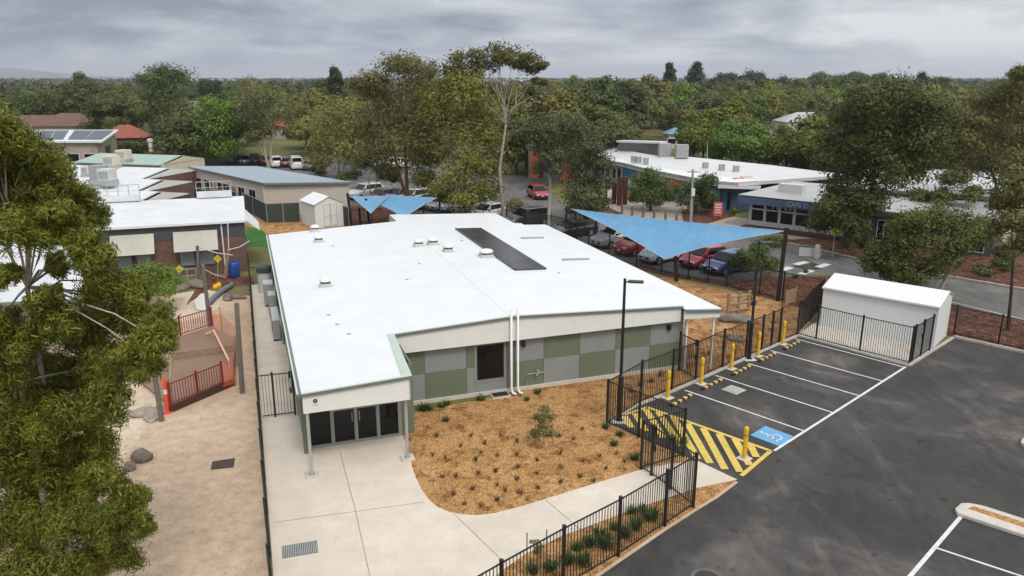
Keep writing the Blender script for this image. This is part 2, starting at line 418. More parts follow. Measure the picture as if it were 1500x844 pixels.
# tan mulch garden, in front of and beside the building
sheet('mulch_bed', [(585, 608), (892, 548), (1005, 522), (1060, 500), (1172, 480), (1180, 498), (1086, 712), (900, 872), (720, 872), (585, 740)], .004, M_MULCH)
sheet('softfall_area', wpts([BW(17.9, 4.6), BW(21.5, 2.5), G(1176, 484), G(1190, 468), G(1172, 447), G(1064, 426), G(932, 396), G(860, 362), BW(17.2, 31)]), .008, M_SOFTFALL, False)
# concrete
path = [(397, 872), BW(-1.40, -6), BW(-1.40, 27.8), BW(.06, 27.8), BW(.06, 1.9), BW(.4, 2.25), BW(3.75, 2.25), (597, 655), (604, 686), (610, 702), (618, 718), (628, 732), (641, 743), (657, 750),
        (676, 754), (700, 755), (725, 752), (760, 743), (800, 731), (870, 709), (940, 688), (980, 680), (1021, 675), (1080, 703), (1018, 716), (930, 746), (820, 787), (770, 812), (733, 838), (700, 872)]
path = [G(*p) if isinstance(p, tuple) else p for p in path]
sheet('concrete_path', wpts(path), .012, M_CONC, False)
# shrinkage joints sawn in the slab
def strip(mb, p, q, w, z):
    p = Vector(p); q = Vector(q); d = (q - p); d.z = 0; n = Vector((-d.y, d.x, 0)).normalized() * w / 2
    mb.quad((p.x - n.x, p.y - n.y, z), (q.x - n.x, q.y - n.y, z), (q.x + n.x, q.y + n.y, z), (p.x + n.x, p.y + n.y, z))
M_JOINT = simple('joint_sealant', (.24, .22, .195), .9, .1)  # own dark colour of the joint strips laid on the slab
mb = MB()
for p, q in (((401, 766), (622, 736)), ((498, 662), (520, 746)), ((520, 746), (548, 872)), ((664, 752), (740, 826)), ((798, 732), (850, 776))):
    strip(mb, G(*p), G(*q), .022, .016)
for b in (7, 9.5, 12, 14.5, 17, 19.5, 22, 24.5): strip(mb, BW(-1.4, b), BW(.05, b), .018, .016)
o = mb.build('path_joints', M_JOINT); o['kind'] = 'structure'
# car park
lot = [(840, 872), (866, 852), (905, 825), (975, 777), (1022, 747), (1050, 730), (1080, 706), (1020, 676), (962, 652), (934, 640), (889, 618), (930, 594), (985, 574), (1060, 541), (1115, 516), (1169, 492.5), (1332, 537), (1362, 516), (1398, 496.5), (1560, 532), (2300, 620), (2600, 1000), (1800, 1100), (760, 1100)]
sheet('car_park', lot, .010, M_ASPH)
# upper road, its aisle beside the parked cars and the far car park
road = [(1700, 520), (1470, 462), (1330, 428), (1225, 403), (1130, 404), (1075, 412), (985, 402), (900, 380), (845, 362), (752, 336), (700, 322), (505, 300), (505, 292), (470, 262), (440, 259), (300, 246), (250, 244), (262, 232), (330, 238), (480, 238), (600, 240), (700, 252), (792, 262), (815, 292), (845, 312),
        (905, 326), (960, 330), (1010, 335), (1075, 340), (1130, 352), (1180, 362), (1260, 380), (1370, 402), (1500, 424), (1700, 460)]
sheet('road', road, .010, M_ROAD)
sheet('forecourt', [(862, 297), (880, 292), (990, 296), (1008, 300), (1000, 325), (1012, 330), (1075, 318), (1140, 325), (1300, 345), (1300, 360), (1180, 352), (1130, 349), (1075, 338), (1010, 333), (960, 328), (905, 324), (872, 317)], .012, M_CONC_OLD)
sheet('bark_bed', [(1132, 353), (1180, 364), (1260, 382), (1370, 404), (1500, 426), (1700, 462), (1700, 380), (1300, 345), (1180, 350)], .014, M_REDMULCH)
sheet('bark_bed', [(1000, 322), (998, 308), (1030, 300), (1072, 305), (1078, 316), (1040, 327), (1015, 331)], .015, M_REDMULCH)
sheet('bark_bed', [(862, 318), (858, 300), (885, 302), (910, 312), (897, 322)], .015, M_REDMULCH)
sheet('bark_bed', [(905, 395), (935, 388), (1010, 404), (1075, 414), (1130, 406), (1222, 405), (1330, 430), (1470, 465), (1700, 526), (1700, 566), (1560, 530), (1398, 494.5), (1340, 478), (1230, 470), (1172, 450), (1064, 422), (932, 394)], .014, M_REDMULCH)
sheet('bark_bed', [(505, 300), (700, 322), (752, 336), (845, 362), (905, 384), (900, 400), (700, 345), (505, 345)], .006, M_REDMULCH)
sheet('bark_bed', [(272, 448), (300, 402), (370, 405), (373, 418), (310, 421)], .009, M_REDMULCH)
sheet('dry_lawn', [(330, 236), (410, 218), (560, 214), (640, 236), (560, 240), (470, 238)], .006, M_DRYGRASS)
sheet('artificial_lawn', [(359, 353), (362, 334), (380, 334), (392, 345), (392, 362), (360, 362)], .010, M_TURF)
sheet('school_lawn', [(225, 300), (262, 262), (300, 266), (300, 300), (360, 322), (358, 334), (240, 320)], .008, M_LAWN)
sheet('bare_soil', [(358, 312), (440, 314), (505, 322), (505, 345), (390, 345), (380, 336), (358, 330)], .006, M_SOFTFALL)

# kerb of the car park, a low concrete edge
def kerb(name, pts, w, h, m=M_KERB, px=True):
    P = [G(*p) if px else Vector(p) for p in pts]
    mb = MB()
    for p, q in zip(P[:-1], P[1:]):
        d = (q - p).normalized() * .0
        mb.bar(p + Vector((0, 0, h / 2 + .012)), q + Vector((0, 0, h / 2 + .012)), w, h)
    o = mb.build(name, m); o['kind'] = 'structure'; return o
kerb('kerb', [(893, 618), (930, 596), (985, 574.5), (1060, 541), (1115, 516), (1168, 493)], .16, .06)
kerb('kerb', [(1398, 495), (1560, 531), (2300, 618)], .16, .12)
kerb('kerb', [(840, 870), (866, 851), (905, 824), (975, 776), (1022, 746), (1050, 729), (1079, 707)], .10, .03, M_SAND)
kerb('kerb', [(1130, 352.5), (1180, 363), (1260, 381), (1370, 403), (1500, 425), (1700, 461)], .18, .12)
kerb('kerb', [(1700, 524), (1470, 464), (1330, 430), (1225, 405)], .18, .12)

# painted lines
mb = MB()
lines = [((1003, 572), (1178, 632)), ((1048, 550.5), (1220, 605)), ((1096, 533), (1258, 580)), ((1129, 514), (1293.5, 559)), ((1164, 496.5), (1326.5, 539))]
for p, q in lines: strip(mb, G(*p), G(*q), .085, .018)
strip(mb, G(1134, 661), G(1326.5, 538), .11, .020)
strip(mb, G(1408, 757), G(1310, 872), .12, .018)
strip(mb, G(1370, 803), G(1560, 866), .085, .020)
strip(mb, G(1408, 757), G(1700, 850), .10, .022)
o = mb.build('bay_lines', M_WLINE); o['kind'] = 'structure'
# hatched shared area beside the accessible bay
H0, H1, H2, H3 = G(948, 597), G(1129, 661), G(1086, 697.5), G(900, 616)
mb = MB()
for p, q in ((H0, H1), (H1, H2)): strip(mb, p, q, .16, .018)
strip(mb, H0, G(915, 608), .14, .018)
hatch = [((964, 604), (998, 654)), ((986, 611), (1022, 673)), ((1007, 621), (1040, 679)), ((1030, 628), (1062, 688)), ((1053, 636), (1084, 692)), ((1076, 643), (1098, 682)), ((1098, 651), (1108, 670)), ((946, 600), (972, 642)), ((930, 606), (946, 632)), ((915, 610), (925, 627))]
for p, q in hatch: strip(mb, G(*p), G(*q), .27, .020)
o = mb.build('hatched_marking', M_YLINE); o['kind'] = 'structure'
# accessible bay symbol: a blue rectangle with a white wheelchair figure
bq = [G(1121, 624.5), G(1162, 639.5), G(1143, 655), G(1099, 638)]
o = MB().add([(p.x, p.y, .018) for p in bq], [(3, 2, 1, 0)]).build('accessible_bay_marking', M_BLUEPAINT); o['kind'] = 'structure'
ctr = sum(bq, Vector()) / 4; ux = (bq[1] - bq[0]).normalized(); uy = Vector((-ux.y, ux.x, 0))
def sp2(x, y, z=.022): p = ctr + ux * x + uy * y; return Vector((p.x, p.y, z))
mb = MB()
# the figure lies with its head towards the building side (-x)
pts = [(-.02, .22), (-.02, -.0)]
def poly(ps, wd):
    for p, q in zip(ps[:-1], ps[1:]): strip(mb, sp2(*p), sp2(*q), wd, .022)
poly([(-.32, -.02), (.10, -.02), (.10, -.20), (.38, -.26), (.40, -.34)], .06)
poly([(-.10, -.02), (-.10, -.20)], .06)
arc = [(.14 + .24 * math.cos(a), -.02 + .24 * math.sin(a)) for a in np.linspace(2.3, -1.3, 16)]
poly(arc, .055)
hd = [sp2(-.44 + .065 * math.cos(a), -.02 + .065 * math.sin(a)) for a in np.linspace(0, 2 * math.pi, 12, endpoint=False)]
mb.add(hd, [tuple(range(12))])
o = mb.build('wheelchair_symbol', M_WLINE); o['kind'] = 'structure'
# speed hump marks on the road
mb = MB()
for p, q in (((1165, 388), (1182, 384)), ((1198, 392), (1213, 387)), ((1146, 396), (1158, 392)), ((1174, 402), (1189, 396))): strip(mb, G(*p), G(*q), .55, .022)
o = mb.build('road_hump_marks', M_WLINE); o['kind'] = 'structure'
sheet('road_hump', [(1160, 391), (1183, 384), (1212, 390), (1190, 398)], .018, M_ASPH)
# ------------------------------------------------------------------ main building
B = thing('childcare_building', 'new low building with wide white roof and chequered green and grey wall panels', 'building', BO, BA)
def rz(a): return 3.2 + .0467 * a if a < 9.2 else 3.63 - .046 * (a - 9.2)
def lift(d): return lambda x, y: rz(x) + d
# roof planes (thin sheets with a real edge)
mb = MB()
for poly_ in ([(-.02, -.02), (3.72, -.02), (3.72, 4.62), (9.2, 4.62), (9.2, 28.5), (8.75, 28.5), (-.02, 28.5)],
              [(9.2, 4.62), (17.5, 4.62), (17.5, 26.7), (17.02, 26.7), (17.02, 31.3), (8.75, 31.3), (8.75, 28.502), (9.2, 28.502)]):
    mb.prism(poly_, lift(-.06), lift(0))
mb.prism([(17.502, 4.3), (19.28, 4.05), (19.28, 26.4), (17.502, 26.4)], lift(-.14), lift(-.07))
mb.build('roof', M_ROOF, B)
# ridge capping and flashings
mb = MB()
mb.bar((9.2, 4.65, 3.629), (9.2, 31.2, 3.629), .34, .012)
for b in (8.2, 20.5): mb.bar((.1, b, rz(.1) + .006), (9.0, b, rz(9) + .006), .05, .015)
mb.bar((9.4, 19.0, rz(9.4) + .006), (17.4, 19.0, rz(17.4) + .006), .04, .012)
mb.build('ridge_capping', M_ROOF, B)
def edge(a0, b0, a1, b1, w, h, dz, m, name):
    x = MB(); x.bar((a0, b0, rz(a0) + dz), (a1, b1, rz(a1) + dz), w, h); return x.build(name, m, B)
# fascias
def fascia(a0, b0, a1, b1, zb, t=.06, n=1):
    x = MB(); k = []
    d = Vector((a1 - a0, b1 - b0, 0)).normalized(); nv = Vector((-d.y, d.x, 0)) * t
    aa = [a0] + ([9.2] if a0 < 9.2 < a1 and b0 == b1 else []) + [a1]
    for p, q in zip(aa[:-1], aa[1:]):
        f0 = (p - a0) / (a1 - a0) if a1 != a0 else 0; f1 = (q - a0) / (a1 - a0) if a1 != a0 else 1
        P0 = Vector((p, b0 + (b1 - b0) * f0, 0)); P1 = Vector((q, b0 + (b1 - b0) * f1, 0))
        z0, z1 = rz(p) - .16, rz(q) - .16
        vs = [P0 + Vector((0,0,zb)), P1 + Vector((0,0,zb)), P1 + Vector((0,0,z1)), P0 + Vector((0,0,z0))]
        vs += [v + nv for v in vs]
        x.add(vs, [(0,1,2,3),(7,6,5,4),(0,4,5,1),(1,5,6,2),(2,6,7,3),(3,7,4,0)])
    return x
x = fascia(0, 0, 3.72, 0, 2.44)
x.build('canopy_fascia', M_FASCIA, B)
x = fascia(3.74, 4.64, 17.5, 4.64, 2.48); x.build('front_fascia', M_FASCIA, B)
x = MB(); x.prism([(17.505, 4.36), (19.25, 4.1), (19.25, 4.18), (17.505, 4.44)], 2.66, lambda a, b: rz(a) - .19); x.build('side_canopy_fascia', M_FASCIA, B)
x = MB()
x.box(3.66, .0, 2.44, 3.72, 4.6, rz(3.7) - .16)                       # inner return of the entry canopy
x.box(8.70, 28.55, 2.6, 8.745, 31.25, rz(8.7) - .1); x.box(8.75, 31.2, 2.6, 17.0, 31.26, 3.18)
x.build('return_fascia', M_MINT, B)
# joint covers on the fascia boards
x = MB()
for a in (1.85,): x.box(a, -.004, 2.46, a + .014, 0, 3.1)
for a in (6.0, 7.9, 12.0, 15.0): x.box(a, 4.634, 2.5, a + .012, 4.64, 3.3)
x.build('fascia_joint', M_OFFWHITE, B)
# barge flashings and gutters
x = MB()
x.bar((-.02, -.05, rz(0) - .075), (3.75, -.05, rz(3.75) - .075), .07, .085)
x.bar((3.9, 4.58, rz(3.9) - .075), (9.2, 4.58, rz(9.2) - .075), .07, .085); x.bar((9.2, 4.58, rz(9.2) - .075), (17.55, 4.58, rz(17.55) - .075), .07, .085)
x.bar((17.52, 4.28, rz(17.5) - .17), (19.3, 4.02, rz(19.3) - .17), .06, .12)
x.bar((19.3, 4.0, rz(19.3) - .16), (19.3, 26.4, rz(19.3) - .16), .08, .14)
x.bar((-.09, -.02, 3.10), (-.09, 28.5, 3.10), .13, .13)
x.build('gutter', M_GUTTER, B)
x = MB()
x.prism([(3.42, .02), (3.76, -.06), (4.02, 4.5), (3.74, 4.66)], lambda a, b: rz(3.7) - .02, lambda a, b: rz(3.7) + .03)
x.build('canopy_flashing', M_MINT, B)
x = MB()
x.bar((-.02, -.03, rz(0) + .005), (3.75, -.03, rz(3.75) + .005), .10, .04)
x.bar((3.9, 4.60, rz(3.9) + .005), (9.2, 4.60, rz(9.2) + .005), .12, .04); x.bar((9.2, 4.60, rz(9.2) + .005), (17.55, 4.60, rz(17.55) + .005), .12, .04)
x.bar((-.15, -.02, 3.19), (-.15, 28.5, 3.19), .05, .05)
x.build('barge_flashing', M_CAP, B)
# walls
fw = MB()
cols = [4.3, 5.32, 7.16, 9.0, 9.4, 10.75, 12.5, 14.3, 16.1, 17.85]
pat = ['gG', 'Gg', 'gG', 'gg', 'Gg', 'gG', 'Gg', 'gG', 'Gg']
for i, (p, q) in enumerate(zip(cols[:-1], cols[1:])):
    top = 0 if pat[i][0] == 'g' else 1; bot = 0 if pat[i][1] == 'g' else 1
    fw.box(p + .008, 4.95, .16, q - .008, 5.02, 1.335, bot); fw.box(p + .008, 4.95, 1.35, q - .008, 5.02, 2.62, top)
fw.box(4.2, 5.0, .14, 17.86, 5.06, 2.66, 2)
fw.build('front_wall', [M_GREENP, M_GREYP, M_FRAME], B)
x = MB(); x.box(4.0, 4.86, 0, 17.9, 5.1, .16); x.build('slab_edge', M_CONC_WHITE, B)
x = MB()
x.box(.06, 2.3, .0, .16, 28.3, 3.1, 0); x.box(.06, 28.2, 0, 8.8, 28.3, 3.1, 0); x.box(8.8, 28.2, 0, 8.9, 31, 3.1, 0); x.box(8.9, 30.9, 0, 17.0, 31, 3.1, 0)
x.box(17.78, 5.1, 0, 17.86, 31, 2.95, 0)
x.build('side_wall', [M_FRAME], B)
x = MB(); x.box(3.68, 2.28, 0, 4.25, 2.36, 2.9); x.box(4.17, 2.36, 0, 4.25, 4.98, 2.9); x.build('entry_wall', M_GREENP, B)
x = MB(); x.box(.02, 1.86, 0, .22, 2.3, 3.0); x.build('entry_wall', M_GREENP, B)
x = MB(); x.box(.25, .05, 2.5, 3.6, 2.3, 2.54); x.box(17.6, 4.5, 2.72, 19.2, 26.2, 2.75); x.build('soffit', M_OFFWHITE, B)
x = MB(); x.bar((17.9, 4.75, 0), (17.9, 4.75, 2.95), .12); x.build('corner_post', M_WHITE, B)
# glazed entry: frame, two leaves, two sidelights
dw = MB()
for a in (.24, 1.12, 2.0, 2.84, 3.68): dw.box(a - .065, 2.19, .02, a + .065, 2.3, 2.5)
dw.box(.24, 2.23, 2.4, 3.68, 2.29, 2.5); dw.box(.24, 2.20, .012, 3.68, 2.29, .12)
dw.box(1.16, 2.205, 1.40, 1.96, 2.285, 1.52); dw.box(2.04, 2.205, 1.40, 2.8, 2.285, 1.52); dw.box(2.88, 2.215, 1.42, 3.64, 2.285, 1.48)
dw.build('door_frame', simple('pale_grey_green_frame', (.235, .27, .235), .4, .06), B)
for a0, a1, nm in ((.28, 1.08, 'sidelight'), (1.16, 1.96, 'door'), (2.04, 2.80, 'door'), (2.88, 3.64, 'sidelight')):
    x = MB(); x.box(a0, 2.25, .10, a1, 2.27, 2.4); d = x.build(nm, M_GLASS, B)
    if nm == 'door':
        h = MB(); hx = a1 - .1 if a0 < 1.5 else a0 + .1
        h.tube([(hx, 2.19, .9), (hx, 2.19, 1.3)], .016, 8); h.bar((hx, 2.19, .95), (hx, 2.25, .95), .02); h.bar((hx, 2.19, 1.25), (hx, 2.25, 1.25), .02)
        h.build('handle', M_GALV, d)
for i, (a0, b0) in enumerate(((.13, .16), (3.56, .28))):
    x = MB(); x.box(a0 - .05, b0 - .05, .03, a0 + .05, b0 + .05, 2.5); x.box(a0 - .1, b0 - .1, .06, a0 + .1, b0 + .1, .075)
    p = x.build('canopy_post', M_GALV, B)
    y = MB(); y.box(a0 - .24, b0 - .24, .0, a0 + .24, b0 + .24, .06); y.build('footing', M_CONC_WHITE, p, bevel=.01)
for b in (4.3, 15, 26.1):
    x = MB(); x.box(19.05, b, 0, 19.13, b + .08, 2.75); x.build('canopy_post', M_WHITE, B)
# round badge on the canopy fascia
x = MB(); x.tube([(.42, -.012, 2.86), (.42, .0, 2.86)], .075, 20); bd = x.build('badge', M_MAROON, B)
x = MB(); x.tube([(.42, -.016, 2.86), (.42, -.0125, 2.86)], .028, 14); x.box(.32, -.004, 2.7, .52, 0, 2.72); x.build('emblem', M_GREY, bd)
# window
x = MB(); a0, a1, z0, z1 = 7.62, 8.86, .72, 2.32
x.box(a0 - .1, 4.925, z0 - .1, a0, 4.97, z1 + .1); x.box(a1, 4.925, z0 - .1, a1 + .1, 4.97, z1 + .1); x.box(a0, 4.925, z0 - .1, a1, 4.97, z0); x.box(a0, 4.925, z1, a1, 4.97, z1 + .1)
wf = x.build('window', M_GREYP, B)
x = MB(); x.box(a0, 4.94, z0, a0 + .05, 4.96, z1); x.box(a1 - .05, 4.94, z0, a1, 4.96, z1); x.box(a0 + .05, 4.94, z0, a1 - .05, 4.96, z0 + .05); x.box(a0 + .05, 4.94, z1 - .05, a1 - .05, 4.96, z1); x.build('frame', M_BLACK, wf)
x = MB(); x.box(a0 + .05, 4.945, z0 + .05, a1 - .05, 4.949, z1 - .05); x.build('pane', M_GLASS, wf)
# downpipes
for a in (9.06, 9.36):
    x = MB(); x.tube([(a, 4.52, rz(a) + .34), (a, 4.52, .28), (a + .04, 4.42, .14), (a + .16, 4.3, .10)], .055, 10); x.build('downpipe', M_WHITE, B, smooth=True)
for b in (8.0, 14.7, 21.0, 27.0):
    x = MB(); x.tube([(-.05, b, 3.04), (-.02, b, 2.9), (-.02, b, .05)], .05, 8); x.build('downpipe', M_MINT, B, smooth=True)
for a, z in ((9.66, 2.06), (16.95, 2.02)):
    x = MB(); x.box(a, 4.80, z, a + .17, 4.95, z + .26); x.build('wall_light', M_BLACK, B, bevel=.02)
x = MB(); x.tube([(9.95, 4.9, .2), (9.95, 4.9, .72), (10.75, 4.9, .72)], .022, 8); x.tube([(10.42, 4.82, .72), (10.42, 4.82, .9)], .06, 10); x.tube([(10.35, 4.82, .72), (10.35, 4.7, .66)], .03, 8); x.build('tap', M_GALV, B)
x = MB(); x.box(8.15, 4.3, .0, 8.95, 4.8, .10, 1); x.box(8.2, 4.34, .1, 8.9, 4.76, .115, 0); x.build('drain_grate', [M_BLACK, M_CONC_WHITE], B)
# roof equipment: dark panel strip, two slots, seven vents, anchor points
x = MB(); x.prism([(12.12, 12.62), (13.8, 12.62), (13.76, 24.7), (12.08, 24.7)], lift(.05), lift(.09)); st = x.build('dark_roof_strip', M_STRIP, B)
x = MB(); x.bar((12.06, 12.55, rz(12.1) + .05), (13.86, 12.55, rz(13.86) + .05), .08, .1); x.bar((12.06, 24.76, rz(12.1) + .06), (12.06, 12.6, rz(12.1) + .06), .06, .1); x.bar((13.84, 24.76, rz(13.84) + .04), (13.84, 12.6, rz(13.84) + .04), .06, .1); x.build('kerb_flashing', M_DGREY, st)
for a0, a1, b in ((15.5, 17.05, 21.1), (15.68, 17.35, 14.6)):
    x = MB(); x.prism([(a0, b - .14), (a1, b - .14), (a1, b + .14), (a0, b + .14)], lift(.0), lift(.06)); x.build('roof_slot', M_GREY, B)
for a, b, s in ((3.02, 28.0, 1), (2.93, 24.4, 1), (2.2, 13.4, 1), (8.44, 19.9, 1), (9.33, 19.9, 1.1), (9.74, 17.8, 1), (11.55, 16.1, 1.35)):
    z = rz(a); q = MB(); w_ = .26 * s
    q.box(a - w_ * 1.25, b - w_ * 1.25, z - .03, a + w_ * 1.25, b + w_ * 1.25, z + .05); q.box(a - w_, b - w_, z + .05, a + w_, b + w_, z + .17); v = q.build('roof_vent', M_PALEGREY, B, bevel=.01)
    q = MB(); q.box(a - w_ * .85, b - w_ * .85, z + .17, a + w_ * .85, b + w_ * .85, z + .27); q.build('louvre', M_DGREY, v)
    q = MB(); q.lathe((a, b, z + .27), [(w_ * 1.15, 0), (w_ * 1.2, .04), (w_ * 1.0, .13), (w_ * .6, .17), (.02, .18)], 4 * 4); q.build('cowl', M_WHITE, v, smooth=True)
x = MB()
for a, b in ((11.4, 20.8), (1.8, 8.4), (2.0, 6.9), (2.3, 5.4), (6.2, 12.6), (7.5, 15.5), (14.2, 11.6), (3.6, 22.6)):
    x.box(a - .09, b - .05, rz(a), a + .09, b + .05, rz(a) + .025); x.tube([(a, b, rz(a)), (a, b, rz(a) + (.22 if a == 11.4 else .06))], .012, 6)
x.build('roof_anchor', M_GREY, B)
# ------------------------------------------------------------------ fences
def pickets(mb, p, q, h, z0=.08, gap=.115, w=.018):
    d = q - p; L_ = d.length; n = max(2, int(L_ / gap)); u = d.normalized()
    for i in range(1, n):
        c = p + u * (L_ * i / n)
        mb.cbox((c.x, c.y, c.z + z0), w, w, h - z0, math.atan2(u.y, u.x))
    for z in (z0 + .03, h - .03):
        mb.bar(p + Vector((0, 0, z)), q + Vector((0, 0, z)), .026, .040)
def fence(label, pts, h=1.9, step=2.4, mat=None, gates=(), post=.08, name='tubular_fence', cat='fence', gap=.115, skip_first=False, skip_last=False):
    mat = mat or M_BLACK
    pts = [Vector(p) for p in pts]
    t = thing(name, label, cat, pts[0])
    all_ = []
    for i, (p, q) in enumerate(zip(pts[:-1], pts[1:])):
        n = max(1, round((q - p).length / step)) if step else 1
        all_ += [p + (q - p) * k / n for k in range(n)]
    all_.append(pts[-1])
    for i, (p, q) in enumerate(zip(all_[:-1], all_[1:])):
        mb = MB(); u = (q - p).normalized() * .035
        pickets(mb, p + u, q - u, h, gap=gap)
        g_ = mb.build('gate' if i in gates else 'panel', mat, t, world=True)
        if i in gates:
            x = MB(); e = q - u * 3; x.cbox((e.x, e.y, 1.0), .06, .09, .22, math.atan2(u.y, u.x)); x.cbox((e.x, e.y, h - .25), .07, .1, .3, math.atan2(u.y, u.x))
            l_ = x.build('latch', M_BLACK, t, world=True); l_.parent = g_
    for i, p in enumerate(all_):
        if (i == 0 and skip_first) or (i == len(all_) - 1 and skip_last): continue
        mb = MB(); q = all_[min(i + 1, len(all_) - 1)] if i < len(all_) - 1 else all_[i - 1]
        an = math.atan2((q - p).y, (q - p).x)
        mb.cbox((p.x, p.y, 0), post, post, h + .05, an); mb.cbox((p.x, p.y, h + .05), post + .012, post + .012, .02, an)
        mb.build('post', mat, t, world=True)
    return t
fence('long black tubular fence between the sand yard and the concrete side path', [BW(-1.46, -9), BW(-1.46, 29)], 1.85)
fence('short black gate across the side path beside the entry canopy', [BW(-1.40, 5.6), BW(-.85, 5.6), BW(-.06, 5.55)], 1.9, None, gates=(1,), name='side_gate', cat='gate', skip_first=True)
fence('low black gate at the far end of the side path near the dark tank', [BW(-1.40, 27.5), BW(-.45, 27.4)], 1.3, None, name='side_gate', cat='gate', skip_first=True)
kf = [(1015, 743), (973.5, 770.6), (905.5, 815), (824.6, 862), (735, 918), (640, 980)]
fence('black tubular fence along the planted strip at the front of the car park', [G(*p) for p in kf], 1.9, None, skip_first=True)
fence('black pedestrian gate across the concrete path to the car park', [G(1015, 743), G(982, 717), G(954, 697), G(939, 688)], 1.9, None, gates=(1,), name='path_gate', cat='gate')
fence('short black fence between the hatched area and the path gate', [G(939, 688), G(1000, 669)], 1.9, None, skip_first=True)
fence('black fence around the first lamp post beside the yellow hatching', [G(1000, 669), G(935, 641), G(889, 622), G(938.5, 590), G(984, 571.5), G(1018.5, 557)], 1.9, None, skip_first=True)
fence('black gate between the building corner and the kerb side fence', [G(994, 543), G(1018.5, 557)], 1.9, None, gates=(0,), name='garden_gate', cat='gate', skip_last=True)
fence('black fence behind the yellow bollards, beside the tan garden', [G(1018.5, 557), G(1058, 538), G(1092, 524), G(1115, 514), G(1129, 508), G(1141, 501.5), G(1168, 490.5)], 1.9, None, skip_first=True)
S0, S1, S2 = G(1168, 490.5), G(1331.7, 533.4), G(1361, 514)
fence('black fence enclosing the paved yard in front of the white storage shed', [S0, G(1195, 498.5), G(1259, 515.6), S1, S1 + (S2 - S1) * .12, S1 + (S2 - S1) * .55, S2], 1.9, None, gates=(4,), skip_first=True)
SB = G(1203, 452)
fence('black fence between the log garden and the white storage shed', [S0 + Vector((0, 0, 0)), S0 + (SB - S0) * .5, SB], 1.9, None, skip_first=True, skip_last=True)
bk = [G(1203, 452), G(1146, 440), G(1112, 432), G(1064, 420), G(1037, 415), G(1007.7, 409), G(932, 390), G(892, 378), G(862, 366), G(828, 350), G(800, 344), G(742, 330)]
fence('long black fence between the parked cars and the softfall garden', bk, 1.8, 2.6, gap=.12)
fence('black fence along the red bark bed right of the white storage shed', [G(1397, 490), G(1462, 505), G(1560, 527), G(1700, 558)], 1.6, 2.6)
fence('black fence behind the building near the far shade sail', [G(742, 330), G(640, 332), G(545, 333), G(506, 336)], 1.8, 2.6, skip_first=True)
# cloth covered chain wire fences round the cream classroom
def cloth_fence(label, pts, h=1.7):
    pts = [Vector(p) for p in pts]; t = thing('cloth_fence', label, 'fence', pts[0])
    for p, q in zip(pts[:-1], pts[1:]):
        mb = MB(); mb.bar(p + Vector((0, 0, h / 2)), q + Vector((0, 0, h / 2)), .02, h - .1); mb.build('cloth_panel', M_GREENCLOTH, t, world=True)
        mb = MB(); mb.bar(p + Vector((0, 0, h)), q + Vector((0, 0, h)), .045); mb.build('rail', M_GALV, t, world=True)
    for p in pts:
        mb = MB(); mb.tube([p, p + Vector((0, 0, h + .04))], .035, 6); mb.build('post', M_GALV, t, world=True)
cloth_fence('dark green cloth fence wrapping the front corner of the cream classroom', [G(357, 309), G(372, 316), G(392, 327), G(416, 326), G(440, 325)], 1.9)
cloth_fence('dark green cloth fence behind the small white shed', [G(446, 322), G(480, 322), G(512, 333)], 1.9)
cloth_fence('dark green cloth fence on the lawn behind the brick classroom', [G(268, 297), G(283, 298), G(298, 300), G(330, 300), G(348, 305)], 1.7)
# paved yard in front of the shed
sheet('shed_yard', wpts([S0, S1, S2, G(1368, 512), G(1210, 462)]), .016, M_CONC_WHITE, False)
kerb('kerb', [(1168, 492.5), (1331, 537), (1362, 517.5), (1396, 496)], .14, .08)

# ------------------------------------------------------------------ white storage shed (low skewed gable)
ze = 2.25
A, Bq = G(1207, 421, ze), G(1376, 450, ze); A.z = Bq.z = 0
C_ = G(1397, 494); C_.z = 0
u = (Bq - A).normalized(); wdt = (Bq - A).length; n_ = Vector((-u.y, u.x, 0)); dep = (C_ - Bq).dot(n_)
sh_ = thing('storage_shed', 'long white metal storage shed with ribbed roof behind the fenced yard', 'shed', A, math.atan2(u.y, u.x))
x = MB(); x.box(0.03, .03, 0, wdt - .03, .08, ze); x.box(.03, dep - .08, 0, wdt - .03, dep - .03, ze); x.build('wall', M_SHEDWALL, sh_)
for a in (0, wdt - .03):
    x = MB(); x.add([(a, .0, 0), (a, dep, 0), (a, dep, ze), (a, dep * .62, ze + .42), (a, 0, ze), (a + .03, 0, 0), (a + .03, dep, 0), (a + .03, dep, ze), (a + .03, dep * .62, ze + .42), (a + .03, 0, ze)],
                   [(0,1,2,3,4), (9,8,7,6,5), (0,4,9,5), (1,6,7,2), (2,7,8,3), (3,8,9,4)]); x.build('end_wall', M_SHEDWALL_Y, sh_)
x = MB()
for y0, y1, z0, z1 in ((-.06, dep * .62, ze + .0, ze + .45), (dep * .62, dep + .06, ze + .45, ze + .0)):
    x.add([(-.06, y0, z0), (wdt + .06, y0, z0), (wdt + .06, y1, z1), (-.06, y1, z1), (-.06, y0, z0 + .04), (wdt + .06, y0, z0 + .04), (wdt + .06, y1, z1 + .04), (-.06, y1, z1 + .04)],
          [(0,3,2,1),(4,5,6,7),(0,1,5,4),(1,2,6,5),(2,3,7,6),(3,0,4,7)])
x.build('roof', M_ROOF_W, sh_)
x = MB(); x.box(-.07, -.12, ze - .05, wdt + .07, -.06, ze + .04); x.build('gutter', M_WHITE, sh_)
for q in ((-.02, .02, 0, .0, .10, ze), (wdt, 0, 0, wdt + .012, .09, ze), (wdt, dep - .09, 0, wdt + .012, dep, ze)):
    x = MB(); x.box(*q); x.build('corner_trim', M_WHITE, sh_)

